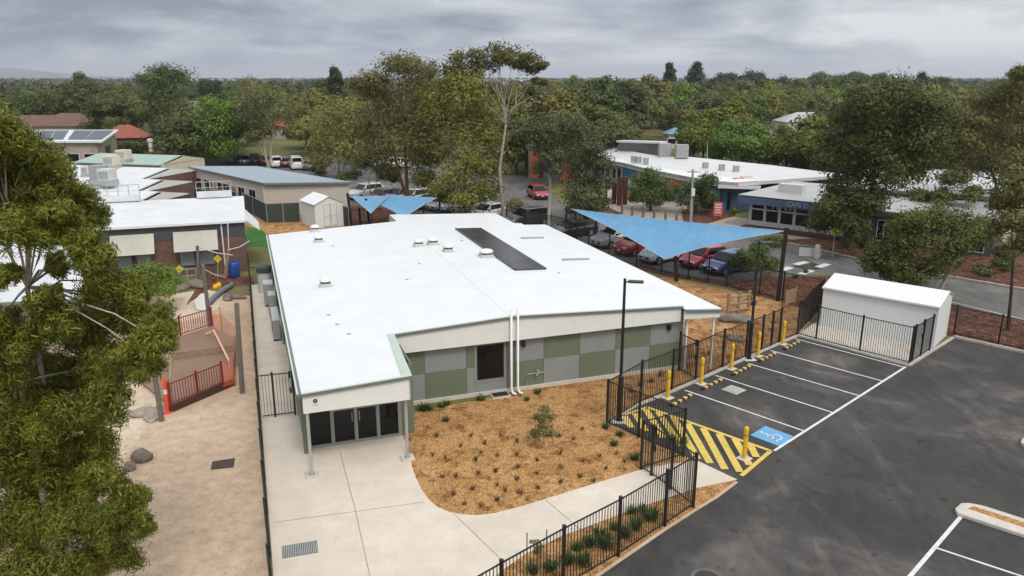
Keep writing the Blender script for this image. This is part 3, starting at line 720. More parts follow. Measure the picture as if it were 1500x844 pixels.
# ------------------------------------------------------------------ lamp posts, bollards, wheel stops, grates
def lamp(loc, label, aim):
    t = thing('lamp_post', label, 'lamp post', loc, aim, 'black car park lamp posts')
    x = MB(); x.box(-.3, -.3, 0, .3, .3, .05); x.build('footing', M_CONC_WHITE, t, bevel=.02)
    x = MB(); x.lathe((0, 0, .05), [(.16, 0), (.16, .03), (.10, .05), (.095, 1.9), (.065, 1.95), (.055, 5.95), (.0, 5.96)], 12); x.build('pole', M_BLACK, t, smooth=False)
    x = MB(); x.tube([(0, 0, 5.85), (.12, 0, 5.88)], .03, 8); x.build('arm', M_BLACK, t)
    x = MB(); x.box(.12, -.15, 5.86, .72, .15, 5.93); h = x.build('lamp_head', M_BLACK, t, bevel=.02)
    x = MB(); x.box(.2, -.11, 5.852, .66, .11, 5.859); x.build('lens', M_PALEGREY, h)
lamp(G(907, 617), 'black lamp post standing in the fenced corner by the yellow hatching', R(-10))
lamp(G(1097, 526.5), 'black lamp post behind the wheel stops between two yellow bollards', R(5))
bl = [((978, 583), 'yellow steel bollard nearest the hatched area in the kerb row'), ((1027, 562.5), 'yellow steel bollard beside the garden gate, second along the kerb'), ((1071, 540.5), 'yellow steel bollard just left of the second lamp post'),
      ((1110, 522), 'yellow steel bollard just right of the second lamp post'), ((1146.5, 504.5), 'yellow steel bollard nearest the white storage shed'), ((1090, 672), 'lone yellow steel bollard standing on the yellow hatching')]
proto = None
for p, lab in bl:
    if proto is None:
        t = thing('bollard', lab, 'bollard', G(*p), R(40), 'yellow car park bollards')
        x = MB(); x.box(-.22, -.22, 0, .22, .22, .035); x.build('base_plate', M_CONC_WHITE, t, bevel=.01)
        x = MB(); x.lathe((0, 0, .035), [(.085, 0), (.085, 1.1), (.09, 1.1), (.09, 1.16), (.075, 1.22), (.03, 1.25)], 14); x.build('post', M_YELLOW, t)
        x = MB(); x.lathe((0, 0, .92), [(.087, 0), (.087, .09)], 14); x.build('band', simple('amber_band', (.5, .25, .02), .4), t)
        remember(t); proto = t
    else: dup(proto, G(*p), R(40), lab)
proto = None
for p, q, lab in (((985, 595), (1010, 581), 'black and yellow wheel stop nearest the hatched area'), ((1029, 571.5), (1056, 557.5), 'black and yellow wheel stop left of the square pit lid'), ((1074, 550), (1097, 538), 'black and yellow wheel stop in front of the second lamp post'),
                ((1111, 531), (1136, 518.5), 'black and yellow wheel stop in the fourth bay from the hatching'), ((1149, 512.5), (1169, 502.5), 'black and yellow wheel stop nearest the shed yard')):
    P, Q = G(*p), G(*q); c = (P + Q) / 2; an = math.atan2((Q - P).y, (Q - P).x)
    if proto is None:
        t = thing('wheel_stop', lab, 'wheel stop', c, an, 'wheel stops in the car park bays')
        x = MB(); L_ = 1.65
        for i in range(8):
            a = -L_ / 2 + L_ * i / 8
            x.prism([(a, -.075), (a + L_ / 8, -.075), (a + L_ / 8, .075), (a, .075)], .012, .10, i % 2)
        x.build('rubber_block', [M_BLACK, simple('faded_yellow_rubber', (.62, .40, .14), .8, .2, 4)], t, bevel=.012); remember(t); proto = t
    else: dup(proto, c, an, lab)
def grate(label, c, w_, d_, rz_, surround=True, bars=14, name='drain_grate', m=M_GALV):
    t = thing(name, label, 'drain grate', c, rz_)
    if surround: x = MB(); x.box(-w_ / 2 - .12, -d_ / 2 - .12, .0, w_ / 2 + .12, d_ / 2 + .12, .022); x.build('surround', M_KERB, t)
    x = MB(); x.box(-w_ / 2, -d_ / 2, .0, w_ / 2, d_ / 2, .026, 1)
    for i in range(bars): a = -w_ / 2 + w_ * (i + .2) / bars; x.box(a, -d_ / 2, .026, a + w_ / bars * .55, d_ / 2, .036, 0)
    x.build('grate', [m, M_DGREY], t)
grate('square grated pit with pale concrete surround in a parking bay', G(1075, 571.5), .55, .55, R(40), bars=10, m=M_PALEGREY)
grate('wide galvanised drain grate set in the concrete path', G(439.5, 805.5), 1.02, .62, R(17), False, 20)
sm = thing('flat_cover', 'dark brown rubber mat lying on the sand yard', 'mat', G(326, 680.5), R(18))  # flat brown cover modelled as a thin slab, not known to be rubber
x = MB(); x.add([(-.38, -.3, .008), (.38, -.36, .008), (.42, .32, .008), (-.36, .30, .008), (-.38, -.3, .03), (.38, -.36, .03), (.42, .32, .03), (-.36, .30, .03)], [(0,3,2,1),(4,5,6,7),(0,1,5,4),(1,2,6,5),(2,3,7,6),(3,0,4,7)]); x.build('mat', simple('dark_brown_cover', (.055, .04, .035), .8, .2, 4), sm)
t = thing('manhole_cover', 'round concrete manhole cover in the asphalt at the bottom edge', 'manhole cover', G(1036, 848), 0)
x = MB(); x.lathe((0, 0, .004), [(.46, 0), (.46, .014), (.36, .016)], 24); x.build('surround', M_ROAD, t)
x = MB(); x.lathe((0, 0, .016), [(.35, 0), (.35, .01), (.02, .012)], 24); x.build('lid', M_ASPH, t)
# kerbed islands at the right
def island(label, outline, infill, h=.14):
    P = [G(*p) for p in outline]; t = thing('traffic_island', label, 'traffic island', P[0])
    x = MB(); x.prism([(p.x, p.y) for p in P], .0, h); x.build('kerb_edge', M_CONC_WHITE, t, world=True, bevel=.03)
    if infill:
        Q = [G(*p, z=h) for p in infill]; x = MB(); x.prism([(p.x, p.y) for p in Q], h, h + .012); x.build('mulch_infill', M_MULCH, t, world=True)
island('long kerbed island with tan mulch at the lower right corner', [(1398, 750), (1401, 756), (1412, 760), (1600, 822), (1620, 804), (1440, 746), (1420, 742), (1407, 742)], [(1418, 745), (1426, 742), (1600, 797), (1590, 803)])
island('small pale kerb nose of another island at the right edge', [(1494, 652), (1499, 655), (1600, 685), (1600, 672), (1505, 646), (1497, 646)], None)

# ------------------------------------------------------------------ air conditioners and tank beside the building
for i, (a, b, wd, dp, hh, lab) in enumerate(((-.30, 16.6, .38, 2.6, 1.15, 'longest grey air conditioner unit standing beside the building wall'), (-.32, 20.3, .4, 1.0, 1.3, 'grey air conditioner unit in the middle of the side path row'),
                                 (-.42, 22.6, .55, 1.1, 1.4, 'grey air conditioner unit nearest the dark tank'))):
    t = thing('air_conditioner', lab, 'air conditioner', BW(a, b), BA, 'air conditioners beside the building')
    x = MB(); x.box(-wd / 2, -dp / 2, .1, wd / 2, dp / 2, hh); c = x.build('casing', M_GREY, t, bevel=.02)
    x = MB(); x.box(-wd / 2, -dp / 2, hh + .001, wd / 2, dp / 2 , hh + .03); x.build('top_panel', M_PALEGREY, t)
    x = MB(); x.lathe((0, 0, 0), [(.0, 0), (.3, 0), (.3, .01), (.0, .01)], 16)
    x = MB(); x.box(-wd / 2 - .012, -dp * .35, .4, -wd / 2 - .001, dp * .35, hh - .2); x.build('fan_grille', M_DGREY, t)
    x = MB(); x.box(-wd / 2, -dp / 2 + .05, .0, wd / 2, -dp / 2 + .15, .1); x.box(-wd / 2, dp / 2 - .15, .0, wd / 2, dp / 2 - .05, .1); x.build('foot_rail', M_BLACK, t)
t = thing('water_tank', 'round pale tank with dark lid at the end of the side path', 'tank', BW(-.55, 25.6))
x = MB(); x.lathe((0, 0, 0), [(.42, 0), (.44, .1), (.44, 1.35)], 18); x.build('drum', M_PALEGREY, t)
x = MB(); x.lathe((0, 0, 1.35), [(.47, 0), (.47, .35), (.3, .42), (.02, .44)], 18); x.build('lid', M_CHAR, t)

# ------------------------------------------------------------------ playground on the left
def post(name, label, cat, base, top, r0, r1, m, group=None, n=10):
    t = thing(name, label, cat, base, 0, group)
    x = MB(); x.tube([(0, 0, 0), Vector(top) - Vector(base)], [r0, r1], n); x.build('post', m, t); return t
def postD(name, label, cat, b, tp, r0, r1, m, group=None):
    P = G(*b); return post(name, label, cat, P, D(tp[0], tp[1], P.y), r0, r1, m, group)
gp = 'weathered timber shade posts in the yard'
postD('timber_post', 'weathered timber post standing on the sand beside the boundary fence', 'post', (355, 576), (346.5, 444), .105, .10, M_TIMBER, gp)
postD('timber_post', 'weathered timber post rising behind the upper red railing', 'post', (308, 481), (297, 388), .105, .10, M_TIMBER, gp)
postD('timber_post', 'weathered timber post beside the flat boulders, half under the tree', 'post', (237, 617), (222, 520), .105, .10, M_TIMBER, gp)
postD('timber_post', 'grey timber post by the play frame in front of the brick classroom', 'post', (291, 414), (289, 360), .12, .10, M_TIMBER, gp)
dA, dB, dC, dD, dE, dF = G(249, 606), G(327.5, 572), G(343.5, 565), G(346, 512), G(312, 494), G(255, 513)
dk = thing('play_deck', 'stepped timber play deck with dark stained sleepers on the sand', 'play deck', dA)
mid1, mid2 = dF + (dA - dF) * .30, dD + (dC - dD) * .25
low = [dA, dB, dC, mid2, mid1]; up = [mid1, mid2, dD, dE, dF]
def inset(pl, k=.06):
    c = sum(pl, Vector()) / len(pl); return [(p + (c - p).normalized() * k) for p in pl]
x = MB(); x.prism(wpts(inset(low)), .30, .345); x.build('lower_boards', M_DECK, dk, world=True)
x = MB(); x.prism(wpts(inset(up, .02)), .60, .645); x.build('upper_boards', M_DECK, dk, world=True)
x = MB(); x.prism(wpts(low), 0, .30); x.build('sleeper_wall', M_DARKTIMBER, dk, world=True)
x = MB(); x.prism(wpts([mid1, mid2, dD, dE, dF]), .0, .60); x.build('riser', M_TIMBERTAN, dk, world=True)
Vz = lambda z: Vector((0, 0, z))
def railing(label, pts, z, h=1.0):
    pts = [Vector(p) + Vz(z) for p in pts]; t = thing('red_railing', label, 'railing', pts[0], 0, 'dark red play deck railings')
    for p, q in zip(pts[:-1], pts[1:]):
        mb = MB(); pickets(mb, p, q, h, gap=.13, w=.022); mb.build('panel', M_RED, t, world=True)
    for p in pts:
        mb = MB(); mb.cbox(p, .08, .08, h + .1); mb.build('post', M_RED, t, world=True)
railing('dark red railing on the lower front edge of the play deck', [dA + (dB - dA) * .03, dA + (dB - dA) * .52, dB], .30)
railing('dark red railing on the upper back edge of the play deck', [dF + (dE - dF) * -.12, dF + (dE - dF) * .2, dE], .62)
t = thing('barrier_net', 'orange plastic barrier netting round the right end of the play deck', 'netting', dB)
x = MB()
run = [dB + Vz(.3), (dC + Vector((.08, -.1, 0))), dC + (dD - dC) * .5 + Vector((.1, 0, 0)), dD + Vector((.12, .0, 0)), dE + Vector((.4, .3, 0)), dE + Vector((-.05, .3, .0))]
for p, q in zip(run[:-1], run[1:]): x.quad((p.x, p.y, .15), (q.x, q.y, .15), (q.x, q.y, 1.2), (p.x, p.y, 1.2))
x.build('net', M_ORANGENET, t, world=True)
for p in run[1:]:
    x = MB(); x.tube([(p.x, p.y, 0), (p.x, p.y, 1.6)], .025, 6); x.build('stake', M_TIMBERTAN, t, world=True)
t = thing('barrier_post', 'orange plastic barrier post at the left end of the lower railing', 'barrier post', dA + Vector((-.12, .1, 0)))
x = MB(); x.lathe((0, 0, 0), [(.2, 0), (.2, .06), (.09, .08), (.08, 1.2), (.05, 1.55), (.0, 1.56)], 10); x.build('body', M_ORANGE, t)
x = MB(); x.lathe((0, 0, .85), [(.092, 0), (.09, .2)], 10); x.build('band', M_WHITE, t)
t = thing('handrail', 'bent peach coloured handrail pipe leaning over the deck steps', 'handrail', G(304, 500))
P0, P1, P2 = G(302, 490, .72), G(313, 484, .95), G(335, 528, .75)
x = MB(); x.tube([P0, P1, P2], .05, 8); x.build('pipe', M_PEACH, t, world=True)
x = MB(); x.tube([Vector((P1.x, P1.y, .62)), P1], .035, 6); x.build('leg', M_PEACH, t, world=True)
x = MB(); x.tube([Vector((P2.x, P2.y, .3)), P2], .035, 6); x.build('leg', M_PEACH, t, world=True)
bw_ = [G(186, 545), G(246, 530), G(250, 598), G(238, 588)]
t = thing('boardwalk', 'low timber boardwalk running under the tree to the play deck', 'boardwalk', bw_[0]); x = MB(); x.prism(wpts(bw_), .01, .10); x.build('boards', M_DECK, t, world=True)
def boulder(label, c, r, sx=1.3, sy=1, sz=.7, seed=1, m=M_ROCK, group=None):
    bm = bmesh.new(); bmesh.ops.create_icosphere(bm, subdivisions=3, radius=1); rd = random.Random(seed)
    ph = [(Vector((rd.uniform(-1, 1), rd.uniform(-1, 1), rd.uniform(-1, 1))).normalized(), rd.uniform(.65, .95)) for _ in range(9)]
    for v in bm.verts:
        for d_, lim in ph:
            k = v.co.dot(d_)
            if k > lim: v.co -= d_ * (k - lim)
        v.co *= 1 + .04 * math.sin(v.co.x * 7 + seed) * math.cos(v.co.y * 6)
        v.co = Vector((v.co.x * sx * r, v.co.y * sy * r, v.co.z * sz * r + r * sz * .45))
    me = bpy.data.meshes.new('boulder'); bm.to_mesh(me); bm.free(); me.materials.append(m)
    me.polygons.foreach_set('use_smooth', [True] * len(me.polygons))
    o = bpy.data.objects.new('boulder', me); COL.objects.link(o); o.location = c; o.rotation_euler = (0, 0, rd.uniform(0, 3)); tag(o, label, 'boulder', group)
M_ROCKPALE = ground_mat('pale_rock', (.26, .22, .18), (.36, .31, .26), (.46, .41, .35), 1.2, 5, 22, .5)
gb = 'boulders on the sand yard'
boulder('largest brown boulder on the sand beside the left tree', G(208, 673), .36, 1.25, 1, .8, 3, M_ROCK, gb)
boulder('small grey boulder touching the largest brown boulder', G(190, 687), .25, 1.1, 1, .75, 4, M_ROCK, gb)
boulder('flat pale boulder left of the timber post by the deck', G(214, 606), .42, 1.5, 1, .45, 5, M_ROCKPALE, gb)
boulder('flat pale boulder tucked against the corner of the dark sleepers', G(238, 602), .38, 1.3, 1, .5, 6, M_ROCKPALE, gb)
boulder('flat pale boulder lowest of the pale group by the deck', G(222, 614), .32, 1.6, .9, .35, 16, M_ROCKPALE, gb)
boulder('grey boulder right of the balance beam near the boundary fence', G(334, 438), .45, 1.6, .8, .5, 7, M_ROCK, gb)
boulder('grey boulder nearest the boundary fence in the far yard', G(349, 437), .4, 1.6, .8, .5, 8, M_ROCK, gb)
boulder('brown boulder at the edge of the sand pit near the play frame', G(287, 420), .62, 1.6, .8, .6, 9, M_ROCK, gb)
boulder('dark boulder left of the sand pit beside the shrub', G(266, 424), .5, 1.6, .9, .55, 10, M_ROCK, gb)
# balance beam, play frame, barrel and yellow signs
t = thing('balance_beam', 'curved grey log edging a pale timber path in the far yard', 'balance beam', G(300, 452))
x = MB(); x.tube([G(p, q, .2) for p, q in ((305, 444), (315, 434), (328, 424), (340, 417))], .17, 8); x.build('log', simple('weathered_blue_grey', (.16, .19, .21), .8, .2, 3), t, world=True)
x = MB(); x.prism(wpts([G(285, 445), G(294, 434), G(306, 432), G(300, 442), G(302, 452), (G(310, 452)), G(306, 460), G(288, 456)]), .01, .16); x.build('path_slab', M_OFFWHITE, t, world=True)
x = MB(); x.prism(wpts([G(312, 422), G(322, 417), G(325, 421), G(314, 427)]), .02, .2); x.build('step', M_YELLOW, t, world=True)
t = thing('climbing_frame', 'timber climbing frame with ropes in front of the brick classroom', 'climbing frame', G(330, 408))
p0 = G(330, 408); p1 = D(335, 366, p0.y)
x = MB(); x.tube([p0, p1], .12, 8); x.build('pole', M_TIMBERTAN, t, world=True)
x = MB(); x.tube([p1 + Vector((0, 0, -.2)), D(333.5, 325, p0.y)], .03, 6); x.build('mast', M_WHITE, t, world=True)
p2 = G(291, 412)
for a, b in ((D(291, 362, p2.y), D(341, 374, p0.y)), (D(335, 366, p0.y), D(366, 353, p0.y + .6)), (D(300, 395, p2.y), D(330, 406, p0.y))):
    x = MB(); x.tube([a, (a + b) / 2 - Vector((0, 0, .12)), b], .035, 6); x.build('rope', M_PALEGREY, t, world=True)
t = thing('low_rail_fence', 'low grey rail fence beneath the classroom windows', 'fence', G(236, 420))
q0, q1 = G(236, 420), G(289, 414)
for z in (1.0, .55): x = MB(); x.bar(q0 + Vz(z), q1 + Vz(z), .05); x.build('rail', M_GALV, t, world=True)
for k in range(5): p = q0 + (q1 - q0) * k / 4; x = MB(); x.bar(p, p + Vz(1.05), .06); x.build('post', M_GALV, t, world=True)
def diamond(label, b, c, size, m=M_YELLOW, name='diamond_sign'):
    P = G(*b); Cc = D(c[0], c[1], P.y); t = thing(name, label, 'sign', P)
    x = MB(); x.tube([P, Cc - Vz(size * .3)], .03, 6); x.build('pole', M_GALV, t, world=True)
    x = MB(); x.add([(Cc.x + dx, Cc.y - .04 + dy, Cc.z + dz) for dy in (0, .015) for dx, dz in ((-size, 0), (0, -size), (size, 0), (0, size))], [(0,1,2,3),(7,6,5,4),(0,4,5,1),(1,5,6,2),(2,6,7,3),(3,7,4,0)]); return t, x.build('plate', m, t, world=True), Cc
YS = simple('sign_yellow', (.66, .55, .04), .5, .06)
diamond('yellow diamond sign hanging by the play frame ropes', (319, 408), (319, 379), .30, YS)
diamond('yellow diamond sign at the left end of the low rail fence', (265, 421), (263, 394), .28, YS)
t = thing('barrel', 'blue plastic barrel against the corner of the brick classroom', 'barrel', G(344, 406))
x = MB(); x.lathe((0, 0, 0), [(.3, 0), (.36, .1), (.38, .4), (.38, .75), (.36, 1.0), (.31, 1.1), (.28, 1.1)], 16); x.build('drum', M_BLUE, t, smooth=True)
x = MB(); x.lathe((0, 0, 1.1), [(.3, 0), (.3, .05), (.02, .06)], 16); x.build('lid', M_BLUE, t)
t = thing('play_tub', 'yellow plastic tub half hidden under the left tree', 'tub', G(192, 545)); x = MB(); x.lathe((0, 0, 0), [(.3, 0), (.42, .5), (.44, .5), (.32, .05), (.02, .05)], 14); x.build('tub', simple('yellow_plastic', (.7, .5, .04), .5), t)
t = thing('play_tub', 'dark blue plastic tub under the left tree', 'tub', G(180, 520)); x = MB(); x.lathe((0, 0, 0), [(.35, 0), (.5, .55), (.52, .55), (.36, .05), (.02, .05)], 14); x.build('tub', M_BLUE, t)

# ------------------------------------------------------------------ right hand garden: log fort, board, path rocks
t = thing('timber_cubby', 'rough timber log screen in the softfall garden beside the building', 'play structure', G(1070, 465))
a, b = G(1066, 459), G(1096, 455)
for z in (.15, .55, 1.0): x = MB(); x.tube([a + Vz(z), b + Vz(z)], .09, 8); x.build('log_rail', M_TIMBERTAN, t, world=True)
for k in (0, .5, 1): p = a + (b - a) * k; x = MB(); x.tube([p, p + Vz(1.25)], .1, 8); x.build('log_post', M_TIMBERTAN, t, world=True)
x = MB(); x.tube([a + Vz(.2), b + Vz(.9)], .07, 8); x.build('brace', M_TIMBERTAN, t, world=True)
boulder('broad purple grey boulder in front of the timber log screen', G(1080, 471), .62, 1.8, .9, .5, 11, ground_mat('purple_rock', (.15, .12, .12), (.22, .18, .18), (.3, .26, .26), 1, 5, 20, .5), 'boulders beside the log screen')
boulder('small dark boulder among the garden plants by the kerb fence', G(1078, 498), .4, 1.8, .9, .4, 12, M_ROCK, 'boulders beside the log screen')
t = thing('play_board', 'upright tan timber board near the corner of the black fence', 'board', G(1157, 448))
p = G(1150, 451); q = G(1164, 446)
x = MB(); x.bar(p + Vz(.62), q + Vz(.62), .05, .85); x.build('board', M_TIMBERTAN, t, world=True)
for s_ in (p, q): x = MB(); x.bar(s_, s_ + Vz(1.15), .08); x.build('leg', M_TIMBERTAN, t, world=True)

# ------------------------------------------------------------------ shade sails
def sail(label, corners, group='blue shade sails', sag=.10, curve=.10):
    cs = [Vector(c) for c in corners]; n = len(cs); cen = sum(cs, Vector()) / n; K = 10
    t = thing('shade_sail', label, 'shade sail', (cen.x, cen.y, 0), 0, group)
    mb = MB(); rings = []
    for i in range(n):
        p, q = cs[i], cs[(i + 1) % n]
        for k in range(K):
            f = k / K; e = p.lerp(q, f); e = e.lerp(cen, curve * 4 * f * (1 - f)); rings.append(e)
    m = len(rings); J = 6; vs = []; fs = []
    for j in range(J):
        f = j / J
        for e in rings:
            v = e.lerp(cen, f); v = Vector((v.x, v.y, v.z - sag * math.sin(f * math.pi / 2))); vs.append(v)
    vs.append(cen - Vector((0, 0, sag)))
    for j in range(J - 1):
        for k in range(m): fs.append((j * m + k, j * m + (k + 1) % m, (j + 1) * m + (k + 1) % m, (j + 1) * m + k))
    for k in range(m): fs.append(((J - 1) * m + k, (J - 1) * m + (k + 1) % m, J * m))
    mb.add(vs, fs); mb.build('cloth', M_SAIL, t, world=True, smooth=True)
    x = MB(); x.tube(rings + [rings[0]], .02, 5); x.build('edge_cable', M_PALEGREY, t, world=True)
    return t
def sail_post(label, b, tp, r=.11):
    P = G(*b); T_ = D(tp[0], tp[1], P.y); t = thing('sail_post', label, 'post', P, 0, 'black shade sail posts')
    x = MB(); x.tube([P, T_], r, 10); x.build('pole', M_BLACK, t, world=True)
    x = MB(); x.tube([T_, T_ + Vector((0, 0, .06))], r * 1.15, 10); x.build('cap', M_BLACK, t, world=True)
    return T_
TA = sail_post('black leaning sail post at the right end of the big blue sail', (1139, 441), (1152, 335), .13)
TB = sail_post('short black sail post at the lowest corner of the big blue sail', (991, 412), (989, 376), .14)
TC = sail_post('black sail post at the far left corner of the big blue sail', (828.5, 345), (830, 303), .10)
TD = sail_post('black sail post where the big blue sail narrows to the left', (872, 360), (873, 320), .10)
c0 = D(974, 380, TB.y - .2)
sail('big blue triangular shade sail over the softfall garden', [TA - Vz(.15), c0, D(836, 306, TC.y - .3)], sag=.15, curve=.10)
x = MB(); x.tube([c0, TB - Vz(.1)], .02, 5)
TE = sail_post('black sail post nearest the small white shed', (515, 331), (509, 284), .12)
TF = sail_post('black sail post second from the small white shed', (542, 331), (536, 292), .12)
TG = sail_post('black sail post at the right end of the far blue sails', (644, 326), (644, 287), .10)
TH = sail_post('slim black sail post in the middle of the far blue sails', (620, 322), (621, 294), .08)
TI = sail_post('slim black sail post between the two posts by the small white shed', (528, 331), (526, 305), .10)
Yf = TE.y
sail('blue shade sail with deep folded corner left of the roof', [D(514, 288, Yf), D(543, 313, Yf - 7), D(570, 287, Yf + 3)], sag=.3, curve=.05)
sail('wide blue shade sail stretched behind the back roof edge', [D(552, 298, Yf - 1), D(592, 319, Yf - 7), D(640, 290, Yf - 1), D(566, 285, Yf + 4)], sag=.3, curve=.06)
# ------------------------------------------------------------------ vehicles
TYRE = simple('tyre_rubber', (.012, .012, .012), .8); RIM = simple('alloy_rim', (.38, .38, .39), .3, .1, 3, .6)
HEADL = simple('headlight_lens', (.62, .64, .66), .15); TAILL = simple('tail_light_lens', (.35, .012, .012), .2); PLATE = simple('number_plate', (.7, .7, .66), .5)
def paint(name, c, metal=.0):
    t = NT(name); t.out(c, .28, metal, .5); t.b.inputs['Coat Weight'].default_value = .6; t.b.inputs['Coat Roughness'].default_value = .05; return t.m
PAINT = {k: paint('car_paint_' + k, c) for k, c in dict(white=(.72, .72, .71), silver=(.42, .43, .44), black=(.012, .012, .014), red=(.36, .018, .02), darkred=(.16, .012, .018), blue=(.035, .05, .20), grey=(.12, .125, .13), maroon=(.12, .015, .02), cherry=(.30, .012, .03), darkgrey=(.04, .042, .046)).items()}
SHAPES = {  # length, width, hood z, belt z, roof z, windscreen base x, roof front x, roof rear x, rear glass base x, tail z
 'hatchback': (4.0, 1.72, .78, .96, 1.50, 1.05, .30, -1.35, -1.92, .98),
 'sedan': (4.7, 1.80, .74, .94, 1.45, 1.05, .30, -1.00, -1.75, .98),
 'wagon': (4.6, 1.84, .92, 1.08, 1.68, 1.10, .42, -1.75, -2.22, 1.10),
 'van': (4.8, 1.86, 1.05, 1.18, 1.92, 1.75, 1.15, -2.28, -2.36, 1.22)}
def make_car(kind):
    Ln, W, hz_, bz, rz_, wx, rf, rr, rb, tz = SHAPES[kind]; h = Ln / 2; w = W / 2
    root = thing('parked_car' if kind != 'van' else 'parked_van', 'x', 'car' if kind != 'van' else 'van')
    st = [(-h, .42, tz - .22, .86), (-h + .08, .26, tz - .04, .95), (-h + .5, .24, tz, 1), (rb, .24, tz, 1), (0, .22, bz, 1), (wx, .22, bz, 1), (wx + .35, .22, (bz + hz_) / 2 + .06, .99), (h - .35, .24, hz_, .95), (h - .06, .28, hz_ - .14, .86), (h, .38, hz_ - .26, .78)]
    mb = MB(); vs = []; fs = []; m = 8
    for x, zl, zt, k in st:
        ww = w * k
        for y, z in ((-.82 * ww, zl), (-ww, zl + .14), (-ww, zt - .14), (-.90 * ww, zt), (.90 * ww, zt), (ww, zt - .14), (ww, zl + .14), (.82 * ww, zl)): vs.append((x, y, z))
    for i in range(len(st) - 1):
        for k in range(m): fs.append((i * m + k, (i + 1) * m + k, (i + 1) * m + (k + 1) % m, i * m + (k + 1) % m))
    fs += [tuple(range(m)), tuple((len(st) - 1) * m + k for k in reversed(range(m)))]
    mb.add(vs, fs)
    # cabin in body colour: roof and pillars
    wr = w * .74; wb = w * .90
    ring = [(wx, wb, bz - .03), (rf, wr, rz_ - .04), (rr, wr, rz_ - .05), (rb, wb, tz - .03)]
    vs = [(x, -y, z) for x, y, z in ring] + [(x, y, z) for x, y, z in ring]
    cx_ = (rf + rr) / 2
    vs += [(rf - .1, -wr * .8, rz_), (rr + .15, -wr * .8, rz_), (rr + .15, wr * .8, rz_), (rf - .1, wr * .8, rz_)]
    mb.add(vs, [(0,1,2,3), (7,6,5,4), (0,4,5,1), (3,2,6,7), (8,9,10,11)[::-1], (1,8,9,2)[::1], (5,6,10,11), (1,5,11,8), (2,9,10,6)])
    body = mb.build('body', PAINT['white'], root)
    body.data.polygons.foreach_set('use_smooth', [False] * len(body.data.polygons))
    def lerp3(a, b, f): return tuple(a[i] + (b[i] - a[i]) * f for i in range(3))
    def pane(name, a, b, c, d, off, ins=.1):
        # quad a b c d shrunk and set proud
        cen = tuple(sum(q[i] for q in (a, b, c, d)) / 4 for i in range(3))
        q = [tuple(lerp3(p, cen, ins)[i] + off[i] for i in range(3)) for p in (a, b, c, d)]
        x = MB(); x.quad(*q); return x.build(name, M_GLASS, root)
    A0, A1, A2, A3 = [(x, -y, z) for x, y, z in ring]; B0, B1, B2, B3 = ring
    A0, B0 = (wx, -wb, bz), (wx, wb, bz); A3, B3 = (rb, -wb, tz), (rb, wb, tz)
    pane('windscreen', A0, B0, B1, A1, (.012, 0, .012), .09)
    pane('rear_window', B3, A3, A2, B2, (-.012, 0, .008), .12)
    if kind != 'van':
        for sgn, (p0, p1, p2, p3) in ((-1, (A0, A1, A2, A3)), (1, (B0, B1, B2, B3))):
            q0 = lerp3(p0, p3, .12); pane('side_window', q0, p1, lerp3(p2, p3, .15), lerp3(p3, p0, .06), (0, sgn * .012, .006), .10)
    else:
        for sgn, (p0, p1, p2, p3) in ((-1, (A0, A1, A2, A3)), (1, (B0, B1, B2, B3))):
            pane('side_window', lerp3(p0, p3, .04), p1, lerp3(p1, p2, .3), lerp3(p0, p3, .33), (0, sgn * .012, .006), .12)
    for sx in (h * .63, -h * .60):
        for sy in (-1, 1):
            x = MB(); r = .33; y0 = sy * (w - .2); y1 = sy * (w + .012)
            x.tube([(sx, y0, r), (sx, y1, r)], r, 16); wh = x.build('wheel', TYRE, root)
            x = MB(); x.tube([(sx, y1, r), (sx, y1 + sy * .012, r)], r * .64, 14); x.build('rim', RIM, wh)
    for sy in (-1, 1):
        x = MB(); yy = sy * w * .62; x.box(h - .16, yy - .17, hz_ - .24, h - .015 + .01, yy + .17, hz_ - .12); x.build('headlight', HEADL, root, bevel=.03)
        x = MB(); yy = sy * w * .72; x.box(-h + .0, yy - .13, tz - .26, -h + .12, yy + .13, tz - .08); x.build('tail_light', TAILL, root, bevel=.02)
        x = MB(); x.box(wx - .28, sy * w - .06 + (0 if sy > 0 else -.1), bz + .0, wx - .12, sy * w + .06 + (.1 if sy > 0 else 0), bz + .13); x.build('mirror', M_BLACK, root, bevel=.02)
    x = MB(); x.box(h - .02, -.5, .42, h + .012, .5, .58); x.build('grille', M_BLACK, root)
    x = MB(); x.box(h + .012, -.18, .45, h + .022, .18, .55); x.build('number_plate', PLATE, root)
    x = MB(); x.box(-h - .012, -.18, .62, -h - .002, .18, .72); x.build('number_plate', PLATE, root)
    x = MB(); x.box(-h + .1, -w * .8, .16, h - .1, w * .8, .24); x.build('underbody', M_BLACK, root)
    remember(root); return root
protos = {}
def car(kind, color, p, head, label, group, world=None):
    loc = world or G(*p)
    ang = math.atan2(head[1], head[0])
    if kind not in protos:
        protos[kind] = make_car(kind); r = protos[kind]; r.location = loc; r.rotation_euler = (0, 0, ang); r['label'] = label; r['group'] = group
    else: r = dup(protos[kind], loc, ang, label, group)
    for c in r.children:
        if c.name.startswith('body'):
            c.material_slots[0].link = 'OBJECT'; c.material_slots[0].material = PAINT[color]
g1 = 'cars nose in to the fence beside the softfall garden'
hd = (-.83, -.56)
